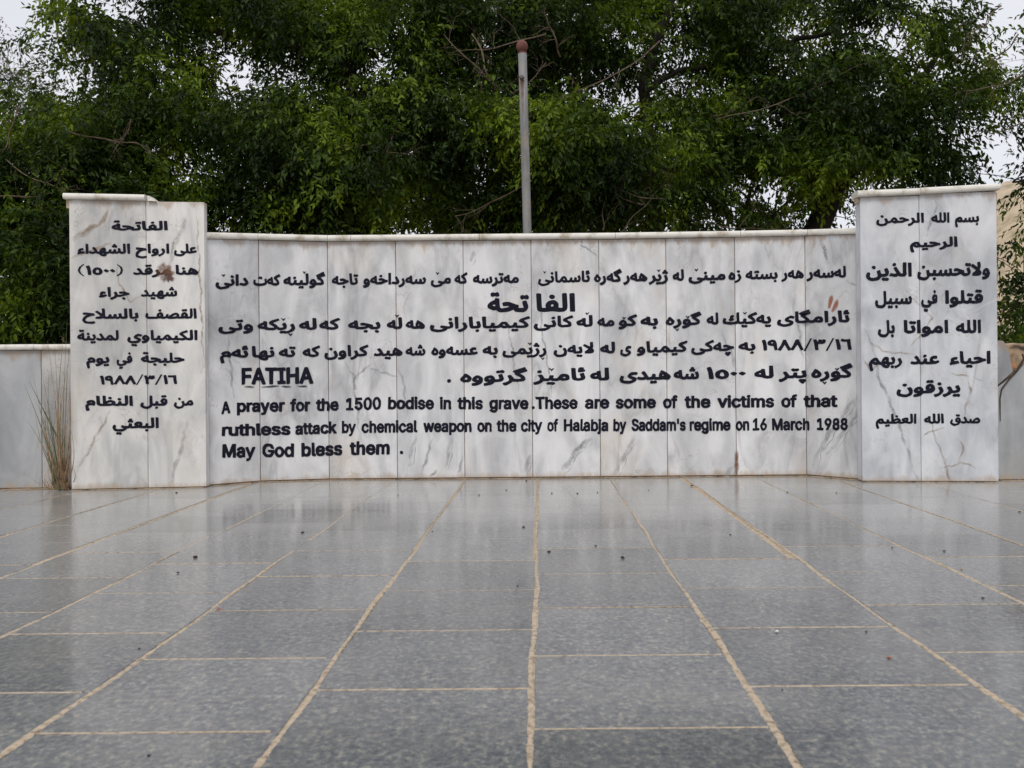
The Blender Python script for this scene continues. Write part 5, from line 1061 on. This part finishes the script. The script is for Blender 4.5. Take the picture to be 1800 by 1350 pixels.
# ------------------------------------------------------------------ sand swept against the foot of the walls
V, Fc = [], []
def drift(p0, p1, y0, y1, wmin=.012, wmax=.05):
    n = int(abs(p1 - p0) / 3)
    b0 = len(V)
    for i in range(n + 1):
        f = i / n; px = p0 + (p1 - p0) * f; Y = y0 + (y1 - y0) * f if y1 else ywall(px)
        x = P(px, 840, Y).x
        wd = (wmin + wmax) / 2 + (wmax - wmin) / 2 * (math.sin(px * .05) * .5 + math.sin(px * .13 + 1) * .3 + random.uniform(-.35, .35))
        h = random.uniform(.003, .009)
        V.extend([(x, Y + .010, h * .35 + .0005), (x, Y - wd * .35, h * .35), (x, Y - wd, .0004)])
        if i:
            for q in range(2): Fc.append([b0 + 3 * i - 3 + q, b0 + 3 * i - 2 + q, b0 + 3 * i + 1 + q, b0 + 3 * i + q])
drift(363, 1513, 0, 0)
drift(-250, 122, YW, YW, .03, .09)
drift(1757, 2000, YW, YW, .02, .06)
drift(126, 359, 5.088, 5.166, .003, .012)
drift(1516, 1752, 5.16, 5.08, .003, .012)
sd_ = obj('sand', V, Fc, M['sand']); tag(sd_, 'thin line of brown sand swept against the foot of the walls', 'sand', kind='stuff')

# ------------------------------------------------------------------ small litter on the tiles
def lump(seed, s):
    r = random.Random(seed)
    bm = bmesh.new(); bmesh.ops.create_icosphere(bm, subdivisions=1, radius=1)
    for v in bm.verts: v.co *= r.uniform(.65, 1.2)
    me = bpy.data.meshes.new('debris'); bm.to_mesh(me); bm.free(); return me
lumps = [lump(i, 1) for i in range(4)]
def litter(px, py, rpx, mat, label, cat, name, group=None):
    p = Gd(px, py); r_ = rpx * (.78 if py > 900 else .55) * p.y / F
    me = lumps[random.randrange(4)].copy(); me.materials.append(mat)
    o = link(name, me); o.location = p + Vector((0, 0, r_ * .45 + .001)); o.scale = (r_ * 1.3, r_ * 1.1, r_ * .7); o.rotation_euler = (0, 0, random.uniform(0, 6))
    tag(o, label, cat, group)
litter(343, 981, 5.5, M['debris'], 'largest dark dry crumb, lying on the left half of the tile floor', 'debris', 'dry_crumb')
litter(1563, 1158, 4.5, M['redbit'], 'small reddish chip lying on the right part of the tile floor', 'stone chip', 'red_chip')
litter(1365, 1112, 4.5, M['whitebit'], 'small white chip lying beside the right centre joint of the tile floor', 'stone chip', 'white_chip')
litter(1690, 1001, 3, M['tanbit'], 'tan chip lying at a joint at the far right of the floor', 'stone chip', 'tan_chip')
litter(1095, 982, 5, M['debris'], 'dark flat crumb lying on the tile right of the centre joint', 'debris', 'dry_crumb')
litter(385, 1072, 4, M['redbit'], 'small reddish brown crumb on the second joint left of the centre', 'debris', 'dry_crumb')
litter(1216, 855, 4.5, M['rustspot'], 'small brown stone chip near the foot of the wall, right of the centre', 'stone chip', 'brown_chip')
for px, py, r_ in ((313, 1008, 3), (532, 937, 3.4), (310, 867, 3.6), (245, 1142, 3), (262, 1330, 4), (920, 928, 3.4), (970, 868, 3.5), (1015, 868, 3), (842, 871, 3), (965, 971, 3.6), (1047, 961, 3),
                   (910, 1031, 2.4), (1384, 866, 2.6), (1660, 970, 3), (1728, 1053, 3.4), (1375, 1214, 2.6), (1284, 941, 2.6), (1523, 1112, 2.8), (1050, 866, 2.4), (1140, 862, 2), (700, 871, 2.2), (890, 862, 2.4), (925, 846, 3), (1568, 964, 2.4), (1470, 867, 2.4), (760, 935, 2), (1792, 901, 2.5)):
    litter(px, py, r_, M['debris'], 'tiny dark speck of dry litter scattered on the grey tiles', 'debris', 'dry_speck', 'dark specks of litter on the tiles')

# ------------------------------------------------------------------ dry weeds by the left pillar
weeds = thing('dry_weed', 'clump of dry brown weeds with green blades against the left pillar', 'weed', (P(100, 860, 5.12).x, 5.12, 0))
def blades(specs, mat, name):
    V, Fc = [], []
    for (x0, y0, x1, y1, bend, w_, Y) in specs:
        a = P(x0, y0, Y); b_ = P(x1, y1, Y + random.uniform(-.05, .02))
        if a.z < 0: a.z = 0
        n = 8; base = len(V)
        side = Vector((b_.z - a.z, 0, a.x - b_.x)).normalized()
        for i in range(n + 1):
            f = i / n
            p = a.lerp(b_, f) + side * (bend * math.sin(math.pi * f)) + Vector((0, -.02 * math.sin(math.pi * f), 0))
            ww = w_ * (1 - f) ** .6 * (.6 + .4 * math.sin(math.pi * min(1, f * 1.3 + .15))) + .0003
            V += [p - side * ww, p + side * ww + Vector((0, ww * .8, 0))]
            if i: Fc.append([base + 2 * i - 2, base + 2 * i - 1, base + 2 * i + 1, base + 2 * i])
    o = obj(name, V, Fc, mat, weeds); o['kind'] = 'stuff'; return o
sp = []
for _ in range(75):
    x0 = random.gauss(112, 4.5); x0 = min(x0, 121)
    hgt = random.choice((50, 80, 110, 140, 160, 240)) * random.uniform(.5, 1.1)
    x1 = min(x0 + random.gauss(-.07, .14) * hgt + random.uniform(-8, 5), 122)
    sp.append((x0, 861, x1, 861 - hgt, random.gauss(0, .022), random.uniform(.0009, .0030), random.uniform(5.08, 5.15)))
for _ in range(30):
    x0 = random.uniform(85, 118); sp.append((x0, 861, x0 + random.gauss(-8, 14), 861 - random.uniform(20, 60), random.gauss(0, .012), .0015, 5.1))
blades(sp, M['straw'], 'dry_stem')
gs = [(108, 861, 42, 674, .02, .0042, 5.1), (104, 775, 52, 671, .008, .0046, 5.09), (104, 861, 47, 738, .03, .0024, 5.1), (98, 800, 86, 655, -.008, .002, 5.12), (112, 861, 60, 700, .03, .002, 5.12),
      (106, 861, 112, 585, -.012, .0022, 5.12), (108, 861, 118, 560, .006, .002, 5.12), (104, 861, 70, 640, .025, .0018, 5.13), (110, 861, 96, 600, .01, .0018, 5.1), (100, 861, 66, 770, .02, .0022, 5.1), (110, 861, 118, 640, .01, .0022, 5.08),
      (96, 861, 78, 700, .012, .002, 5.09), (101, 861, 88, 730, .012, .0024, 5.07)]
blades(gs, M['blade'], 'green_blade')
# feathery seed heads
V, Fc = [], []
for (x, y) in ((90, 648), (96, 690), (104, 620), (84, 675), (112, 655), (98, 720), (110, 700), (92, 765), (113, 590), (88, 705), (106, 740), (101, 668)):
    for k in range(16):
        a = P(x + random.gauss(0, 3), y + k * 2.2, 5.1)
        b_ = a + Vector((random.uniform(-.022, .022), random.uniform(-.01, .01), random.uniform(.004, .022)))
        n0 = len(V); V += [a, a + Vector((.0016, 0, .002)), b_]; Fc.append([n0, n0 + 1, n0 + 2])
so_ = obj('seed_head', V, Fc, M['straw'], weeds); so_['kind'] = 'stuff'

# ------------------------------------------------------------------ trees and shrubs
def np_mesh(name, V, quads, mat):
    me = bpy.data.meshes.new(name)
    me.vertices.add(len(V)); me.vertices.foreach_set('co', np.ascontiguousarray(V, dtype=np.float32).ravel())
    nq = len(quads)
    me.loops.add(nq * 4); me.loops.foreach_set('vertex_index', quads.astype(np.int32).ravel())
    me.polygons.add(nq)
    me.polygons.foreach_set('loop_start', np.arange(0, nq * 4, 4, dtype=np.int32))
    me.polygons.foreach_set('loop_total', np.full(nq, 4, dtype=np.int32))
    me.update(calc_edges=True); me.validate()
    me.materials.append(mat)
    return me
def spray_template(seed, nleaf=12, L=0.25, ll=0.054):
    r = np.random.default_rng(seed); vs = []
    for i in range(nleaf):
        f = (i + 1) / nleaf
        side = -1 if i % 2 else 1
        base = np.array([L * f, 0.0, 0.05 * math.sin(f * 2.6) - 0.11 * f * f]) + r.normal(0, .006, 3)
        if i == nleaf - 1: ang = r.normal(0, .2)
        else: ang = side * r.uniform(.5, 1.25)
        droop = -r.uniform(.1, 1.15)
        d = np.array([math.cos(ang) * math.cos(droop), math.sin(ang) * math.cos(droop), math.sin(droop)])
        l = ll * r.uniform(.7, 1.25); wd = l * r.uniform(.17, .25)
        s = np.cross(d, [0, 0, 1]); s /= np.linalg.norm(s) + 1e-9
        tw = r.normal(0, .6); n = np.cross(s, d); s = s * math.cos(tw) + n * math.sin(tw); n = np.cross(s, d)
        lift = n * wd * .35
        sag = np.array([0, 0, -.12 * l])
        vs += [base, base + d * l * .32 + s * wd + lift, base + d * l * .68 + s * wd * .72 + lift + sag * .4, base + d * l + sag,
               base + d * l * .68 - s * wd * .72 + lift + sag * .4, base + d * l * .32 - s * wd + lift]
    return np.array(vs)
TEMPL = [spray_template(100 + i) for i in range(10)]
TSMALL = [spray_template(200 + i, 10, .22, .045) for i in range(6)]
def foliage_mesh(name, pos, yaw, pitch, scale, mat, templ=TEMPL):
    Vs, n = [], len(pos)
    which = rng.integers(0, len(templ), n)
    for k in range(len(templ)):
        idx = np.where(which == k)[0]
        if not len(idx): continue
        T = templ[k]
        cy, sy, cp, sp_ = np.cos(yaw[idx]), np.sin(yaw[idx]), np.cos(pitch[idx]), np.sin(pitch[idx])
        ro = rng.normal(0, .5, len(idx)); cr, sr = np.cos(ro), np.sin(ro)
        X, Y, Z = T[:, 0][None], T[:, 1][None], T[:, 2][None]
        Y, Z = Y * cr[:, None] - Z * sr[:, None], Y * sr[:, None] + Z * cr[:, None]
        x1 = X * cp[:, None] - Z * sp_[:, None]; z1 = X * sp_[:, None] + Z * cp[:, None]
        x2 = x1 * cy[:, None] - Y * sy[:, None]; y2 = x1 * sy[:, None] + Y * cy[:, None]
        v = np.stack([x2, y2, z1], -1) * scale[idx][:, None, None] + pos[idx][:, None, :]
        Vs.append(v.reshape(-1, 3))
    V = np.concatenate(Vs)
    nl = len(V) // 6
    b0 = np.arange(nl)[:, None] * 6
    q = np.concatenate([b0 + np.array([[0, 1, 2, 3]]), b0 + np.array([[0, 3, 4, 5]])], 1).reshape(-1, 4)
    return np_mesh(name, V, q, mat)
# open gaps between the boughs: (photo x, y, radius x, radius y, share of foliage missing)
GAPS = [(1778, 392, 16, 20, .9), (1770, 300, 22, 10, .6), (15, 8, 70, 34, 1), (215, 4, 52, 22, 1), (60, 70, 70, 50, .5), (150, 140, 40, 40, .7), (95, 110, 50, 40, .6), (275, 45, 34, 22, .5), (280, 95, 22, 24, .5),
        (355, 70, 16, 12, .5), (400, 82, 32, 20, .8), (470, 128, 62, 26, .75), (530, 118, 36, 22, .8), (395, 150, 22, 16, .85), (560, 150, 26, 14, .5), (300, 165, 16, 14, .6), (325, 295, 26, 26, .85), (400, 300, 24, 20, .45), (360, 262, 24, 16, .4),
        (400, 375, 34, 24, .6), (500, 318, 12, 9, .7), (425, 398, 28, 10, .6), (660, 112, 26, 26, .85), (615, 140, 16, 20, .5), (640, 160, 14, 14, .5), (700, 55, 18, 22, .5), (790, 65, 14, 14, .4), (835, 318, 12, 14, .9), (845, 282, 16, 14, .6),
        (1020, 130, 22, 14, .5), (1050, 148, 22, 20, .85), (1075, 172, 20, 16, .95), (1125, 165, 16, 22, .9), (1165, 132, 30, 12, .8), (1085, 65, 22, 20, .6), (1150, 60, 36, 24, .6), (1180, 85, 20, 18, .6), (1155, 225, 16, 10, .8), (1100, 215, 10, 8, .7),
        (1230, 150, 34, 12, .7), (1300, 150, 18, 12, .5), (1210, 90, 22, 14, .5), (1400, 42, 22, 16, .9), (1350, 62, 22, 18, .6), (1440, 70, 26, 14, .85), (1390, 120, 18, 10, .5), (1350, 85, 16, 16, .6), (1530, 56, 42, 18, .85), (1560, 70, 30, 14, .8), (1600, 80, 12, 12, .9), (1640, 8, 50, 12, .6),
        (1770, 60, 50, 55, .65), (1745, 25, 40, 26, .6), (1785, 100, 30, 30, .8), (1640, 130, 30, 16, .65), (1610, 118, 20, 12, .6), (1680, 105, 24, 20, .5), (1355, 200, 14, 14, .85), (1325, 210, 14, 16, .4), (1530, 155, 12, 10, .8),
        (1300, 320, 16, 10, .6), (1345, 325, 36, 17, .95), (1380, 345, 18, 14, .8), (1290, 365, 10, 8, .8), (1420, 385, 26, 20, .8), (1495, 355, 22, 22, .95), (1530, 322, 50, 16, .8), (1470, 388, 26, 18, .7), (1500, 385, 12, 20, .9), (1570, 322, 30, 10, .4),
        (1680, 235, 22, 18, .7), (1740, 225, 40, 20, .6), (1700, 262, 24, 16, .55), (1745, 290, 30, 20, .8), (1780, 260, 26, 20, .6), (1775, 325, 28, 20, .8), (1785, 385, 24, 30, .75), (1770, 215, 40, 16, .5), (1160, 395, 14, 8, .6), (1100, 398, 10, 6, .5), (1290, 392, 30, 12, .6)]
def gap_keep(pts, strength=1.0):
    u = pts[:, 0] * F / pts[:, 1]; v = (EYE - pts[:, 2]) * F / pts[:, 1]
    keep = np.ones(len(pts))
    jit = rng.normal(0, 5, (len(pts), 2))
    for gx, gy, rx, ry, s in GAPS:
        cu, cv_ = unroll(gx, gy)
        d = ((u + jit[:, 0] - cu) / (rx + 15)) ** 2 + ((v + jit[:, 1] - cv_) / (ry + 12)) ** 2
        keep = np.where(d < 1, np.minimum(keep, (1 - .97 * s * strength) ** 1.4), keep)
    return keep
def lumpy(pts, k, seed):
    """cheap 3-D value field, for uneven density"""
    a = np.random.default_rng(seed).uniform(0, 6.28, 12)
    x, y, z = pts[:, 0] * k, pts[:, 1] * k, pts[:, 2] * k
    return (np.sin(x * 1.7 + a[0] + np.sin(y * 1.3 + a[1])) + np.sin(y * 1.9 + a[2] + np.sin(z * 1.1 + a[3])) + np.sin(z * 2.1 + a[4] + np.sin(x * 1.5 + a[5]))) / 3
def limb(a, b, r0, r1, V, Fc, seg=7, n=8, wob=.12, rise=.15):
    a, b = Vector(a), Vector(b); L = (b - a).length
    o1, o2 = random.uniform(0, 6), random.uniform(0, 6); path = []; rad_ = []
    for i in range(n + 1):
        f = i / n
        p = a.lerp(b, f)
        k = math.sin(math.pi * f)
        p += Vector((math.sin(f * 5 + o1) * wob * L * .25 * k, math.cos(f * 4 + o2) * wob * L * .25 * k, rise * L * k * .5 + math.sin(f * 7 + o2) * wob * L * .12 * k))
        path.append(p); rad_.append((r0 + (r1 - r0) * f) * (1 + .08 * math.sin(f * 17 + o1)))
    tube_data(path, rad_, seg, V, Fc)
    return path
def tree(name, label, cat, base, fork_z, lobes, dens, leafm, group=None, twigs=14, trunk_r=.13, size=(.85, 1.25), lean=(0, 0), gaps=1.0, thin=-0.38, templ=TEMPL, barkm='bark'):
    base = Vector(base)
    root = thing(name, label, cat, tuple(base), group)
    V, Fc = [], []
    fork = base + Vector((lean[0], lean[1], fork_z))
    limb(base - Vector((0, 0, .15)), fork, trunk_r * 1.25, trunk_r * .85, V, Fc, 10, 9, .06, 0)
    obj('trunk', V, Fc, M[barkm], root, smooth=True)
    V, Fc = [], []
    nodes = [(fork, trunk_r * .8)]
    P_, Yw, Pt, Sc = [], [], [], []
    cen = sum((Vector(l[0]) for l in lobes), Vector()) / len(lobes)
    for c, r in sorted(lobes, key=lambda l: (Vector(l[0]) - fork).length):
        c = Vector(c); r = Vector(r)
        nd = min(nodes, key=lambda q: (q[0] - c).length + (0.6 if q[0].z > c.z else 0))
        rr = min(nd[1] * .75, .022 + .02 * (r.x + r.z))
        path = limb(nd[0], c, rr, rr * .5, V, Fc)
        nodes.append((path[5], rr * .7)); nodes.append((c, rr * .5))
        n = int(dens * r.x * r.y * r.z * 4.19)
        d = rng.normal(size=(n, 3)); d /= np.linalg.norm(d, axis=1)[:, None]
        rad_ = rng.uniform(0, 1, n) ** (1 / 2.4)
        pts = np.array(c) + d * rad_[:, None] * np.array(r)
        keep = (lumpy(pts, 2.6, len(P_)) + .5 * lumpy(pts, 7, len(P_) + 9) > thin)
        keep &= rng.uniform(0, 1, n) < gap_keep(pts, gaps)
        keep &= pts[:, 2] > 0.15
        keep &= pts[:, 1] > 6.35
        pts, d = pts[keep], d[keep]
        P_.append(pts)
        out = pts - np.array(cen)
        Yw.append(np.arctan2(out[:, 1] + d[:, 1], out[:, 0] + d[:, 0]) + rng.normal(0, .7, len(pts)))
        Pt.append(rng.normal(-.15, .4, len(pts)) + .3 * d[:, 2])
        Sc.append(rng.uniform(size[0], size[1], len(pts)))
        for k in rng.choice(len(pts), min(twigs, len(pts)), replace=False):
            limb(path[random.choice((5, 6, 7, 8))], Vector(pts[k]), rr * .35, .003, V, Fc, 4, 5, .25, .05)
    if V: obj('branch', V, Fc, M[barkm], root)
    pos = np.concatenate(P_)
    me = foliage_mesh('crown', pos - np.array(base), np.concatenate(Yw), np.concatenate(Pt), np.concatenate(Sc), M[leafm], templ)
    cr = link('crown', me, root); cr['kind'] = 'stuff'
    return root
def lobes_px(spec):
    return [(P(x, y, Y), (rx * Y / F, ry_, rz * Y / F)) for (x, y, Y, rx, ry_, rz) in spec]

tA = tree('broadleaf_tree', 'bushy green tree at the far left, hanging low beside the left pillar', 'tree', (-4.9, 9.6, -.1), 1.3,
    lobes_px([(60, 330, 9.2, 130, .8, 110), (200, 250, 9.4, 120, .8, 100), (60, 480, 8.8, 130, .8, 110), (190, 400, 9.2, 120, .8, 100), (-90, 420, 9.6, 130, .9, 150), (-60, 250, 9.8, 110, .8, 100), (250, 120, 9.6, 120, .7, 90), (130, 190, 9.4, 90, .7, 60), (240, 20, 9.8, 130, .7, 60), (150, 560, 9.0, 120, .8, 90), (-20, 590, 8.9, 120, .8, 80), (300, 330, 9.6, 100, .7, 90), (130, 60, 10, 70, .6, 40)]), 720, 'leaf', trunk_r=.12)
tB = tree('broadleaf_tree', 'leafy green tree behind the left half of the centre wall, long bough on top', 'tree', (-2.1, 10.0, -.1), 1.9,
    lobes_px([(400, 20, 9.9, 130, .8, 70), (560, 60, 9.8, 130, .8, 80), (420, 210, 9.6, 120, .8, 90), (560, 240, 9.2, 110, .7, 90), (680, 130, 9.6, 110, .8, 90), (640, 300, 9.0, 110, .7, 90), (460, 340, 9.6, 110, .8, 80), (760, 220, 9.3, 110, .7, 90), (560, 390, 9.6, 120, .8, 60), (720, 20, 9.8, 120, .8, 60), (350, 390, 9.6, 90, .7, 60), (780, 350, 9.6, 90, .7, 70), (560, -90, 10.2, 220, .9, 70)]), 720, 'leaf', trunk_r=.14)
tC = tree('broadleaf_tree', 'dark-limbed green tree behind the steel pole, its trunk forking right of the pole', 'tree', (1.25, 10.2, -.1), 2.2,
    lobes_px([(860, 60, 9.8, 120, .8, 80), (1000, 40, 9.8, 120, .8, 70), (880, 230, 9.2, 120, .7, 80), (1010, 260, 9.0, 120, .7, 90), (1120, 290, 9.1, 110, .7, 80), (1120, 110, 10.1, 110, .8, 90), (1250, 60, 10, 120, .8, 90), (1230, 220, 9.8, 110, .8, 90), (1000, 370, 9.6, 120, .8, 60), (1180, 370, 9.6, 110, .8, 60), (1290, 300, 9.4, 90, .7, 80), (870, 370, 9.8, 80, .7, 60), (1060, -90, 10.2, 260, .9, 70)]), 720, 'leaf', trunk_r=.13)
tD = tree('broadleaf_tree', 'green tree left of the right pillar, one thick dark limb rising to the right', 'tree', (2.75, 10.0, -.1), 1.6,
    lobes_px([(1400, 110, 10, 110, .8, 90), (1380, 230, 9.6, 110, .8, 80), (1500, 200, 9.4, 120, .7, 90), (1560, 110, 9.7, 110, .8, 80), (1420, 330, 9.6, 100, .8, 60), (1520, 290, 9.2, 110, .7, 70), (1620, 230, 9.4, 110, .7, 90), (1620, 300, 9.2, 100, .7, 60), (1440, 20, 10, 120, .8, 70), (1590, 30, 9.9, 110, .8, 50), (1350, 390, 9.6, 90, .7, 50), (1680, 120, 9.6, 90, .7, 80)]), 720, 'leaf', trunk_r=.15)
tE = tree('broadleaf_tree', 'loose green tree at the far right edge, its low leaves showing beside the right pillar', 'tree', (5.9, 9.6, -.1), 1.5,
    lobes_px([(1760, 200, 9.6, 90, .7, 80), (1850, 120, 9.8, 110, .8, 110), (1780, 320, 9.3, 80, .7, 70), (1800, 480, 9.0, 90, .7, 90), (1880, 350, 9.6, 110, .8, 110), (1760, 560, 9.0, 80, .7, 70), (1860, 560, 9.1, 90, .7, 70), (1960, 200, 10, 130, .9, 130), (1740, 110, 9.8, 70, .6, 50)]), 330, 'leaf', trunk_r=.12)
tF = tree('olive_tree', 'dull grey-brown tree farther back at the left edge of the view', 'tree', (-8.6, 15.5, -.1), 2.4,
    lobes_px([(20, 130, 15.3, 100, 1.2, 70), (60, 210, 15.0, 110, 1.2, 70), (-60, 240, 15.4, 130, 1.3, 110), (120, 240, 15.2, 90, 1.1, 60), (-30, 80, 15.6, 80, 1.0, 50)]), 55, 'leafgrey', twigs=70, trunk_r=.13, gaps=.35, templ=TSMALL, size=(.9, 1.3), barkm='twig')

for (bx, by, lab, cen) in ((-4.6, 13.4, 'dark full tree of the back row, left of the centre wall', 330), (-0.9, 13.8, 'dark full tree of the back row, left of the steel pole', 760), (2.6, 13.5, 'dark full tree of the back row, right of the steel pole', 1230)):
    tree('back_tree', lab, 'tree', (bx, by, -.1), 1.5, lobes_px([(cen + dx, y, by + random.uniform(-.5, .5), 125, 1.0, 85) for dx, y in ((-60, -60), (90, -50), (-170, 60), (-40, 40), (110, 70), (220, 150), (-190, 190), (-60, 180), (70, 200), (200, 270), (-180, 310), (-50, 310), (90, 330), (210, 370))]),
         150, 'leafshade', twigs=5, trunk_r=.13, gaps=.97, thin=-.6, size=(1.1, 1.7), group='trees of the back row')

# a denser screen of shade-tinted shrubs between the trunks
SH = [(-5.5, 12.2), (-3.9, 12.6), (-2.2, 12.3), (-.5, 12.8), (1.3, 12.4), (3.0, 12.7), (6.9, 12.2)]
WHERE = ['behind the left pillar', 'left of the tree with the long bough', 'under the tree with the long bough', 'left of the steel pole', 'right of the steel pole', 'behind the right end of the centre wall', 'behind the low wall at the far right']
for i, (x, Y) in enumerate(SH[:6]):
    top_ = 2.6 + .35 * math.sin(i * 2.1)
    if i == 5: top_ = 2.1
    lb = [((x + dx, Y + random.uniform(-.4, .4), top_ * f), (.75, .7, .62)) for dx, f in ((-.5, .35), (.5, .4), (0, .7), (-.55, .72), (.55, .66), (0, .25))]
    tree('shrub', 'dark dense shrub %s' % WHERE[i], 'shrub', (x, Y, -.1), .5, lb, 300, 'leafshade', twigs=6, trunk_r=.05, gaps=.75, thin=-.9, group='shrubs behind the wall')

# bare dead boughs and twigs hanging in the crowns
def dead(root, starts, Y, r0=.0085, depth=3):
    V, Fc = [], []
    def grow(p, d, L, r, lev):
        n = 6; path = [p]; dd = Vector(d).normalized()
        for i in range(n):
            dd = (dd + Vector((random.gauss(0, .22), random.gauss(0, .2), random.gauss(-.05, .2)))).normalized()
            path.append(path[-1] + dd * L / n)
        tube_data(path, [r * (1 - .65 * i / n) for i in range(n + 1)], 5, V, Fc)
        if lev:
            for _ in range(random.choice((3, 4, 5))):
                k = random.randrange(1, n + 1)
                ax = Vector((random.gauss(0, 1), random.gauss(0, .5), random.gauss(0, 1))).normalized()
                grow(path[k], (path[min(k + 1, n)] - path[k - 1]).normalized() + ax * .8, L * random.uniform(.4, .7), r * .5, lev - 1)
    for (x0, y0, x1, y1) in starts:
        a, b_ = P(x0, y0, Y), P(x1, y1, Y + random.uniform(-.2, .2))
        pts = limb(a, b_, r0, r0 * .5, V, Fc, 5, 8, .25, -.1)
        for k in (2, 4, 5, 6, 7, 8):
            if random.random() < .8:
                grow(pts[k], (b_ - a).normalized() + Vector((random.gauss(0, .7), random.gauss(0, .4), random.gauss(0, .7))), (b_ - a).length * random.uniform(.25, .5), r0 * .4, depth - 2)
    o = obj('dead_twig', V, Fc, M['twig'], root); o['kind'] = 'stuff'
dead(tC, [(1160, 72, 1000, 165), (1000, 165, 860, 185), (960, 60, 800, 90), (870, 150, 780, 60), (985, 100, 960, 30), (830, 60, 880, 160), (900, 165, 960, 110)], 9.0)
dead(tC, [(1120, 250, 1180, 310), (1110, 300, 1040, 330), (1130, 360, 1010, 290), (1170, 350, 1080, 330), (1090, 410, 1150, 340), (1060, 405, 1065, 345)], 8.75, .007)
dead(tB, [(690, 240, 670, 290), (670, 262, 720, 270), (600, 260, 690, 240), (930, 320, 800, 380)], 8.8, .007)
dead(tA, [(10, 280, 100, 330), (0, 345, 110, 335), (120, 230, 240, 250), (230, 210, 200, 270), (30, 190, 10, 260)], 8.6, .007)
dead(tD, [(1260, 210, 1480, 130), (1250, 205, 1330, 170), (1590, 150, 1580, 230), (1260, 395, 1370, 400), (1300, 400, 1330, 350), (1600, 200, 1560, 130)], 9.1, .007)
dead(tE, [(1800, 130, 1700, 160), (1760, 10, 1700, 60), (1790, 60, 1740, 110), (1800, 215, 1740, 235)], 8.9, .008)
# the dark limbs that show through the leaves
def bough(root, pts, Y, radii):
    path = [P(x, y, Y) for x, y in pts]; V, Fc = [], []
    fine = []; rr = []
    for i in range(len(path) - 1):
        for k in range(4):
            f = k / 4; fine.append(path[i].lerp(path[i + 1], f) + Vector((random.gauss(0, .008), random.gauss(0, .02), random.gauss(0, .008)))); rr.append(radii[i] + (radii[i + 1] - radii[i]) * f)
    fine.append(path[-1]); rr.append(radii[-1])
    obj('limb', *tube_data(fine, rr, 9, V, Fc), M['bark'], root, smooth=True)
bough(tC, [(1150, 420), (1146, 300), (1136, 210), (1132, 140), (1160, 60), (1178, 10), (1190, -80)], 9.95, [.10, .09, .065, .06, .05, .045, .03])
bough(tC, [(1134, 165), (1175, 130), (1240, 118), (1290, 95)], 9.95, [.045, .035, .025, .015])
bough(tD, [(1430, 420), (1460, 340), (1500, 285), (1545, 235), (1590, 180), (1640, 110)], 9.7, [.13, .12, .10, .07, .05, .03])
bough(tD, [(1495, 290), (1470, 220), (1400, 170), (1340, 150)], 9.8, [.05, .04, .03, .02])
bough(tD, [(1370, 90), (1400, 70), (1450, 62), (1520, 60)], 9.9, [.03, .028, .02, .012])
bough(tB, [(640, 420), (630, 300), (620, 190), (612, 120), (560, 92), (480, 72), (400, 62), (330, 40)], 9.75, [.09, .07, .055, .045, .04, .032, .025, .012])
bough(tB, [(615, 130), (640, 70), (660, 10), (680, -60)], 9.75, [.04, .035, .03, .02])
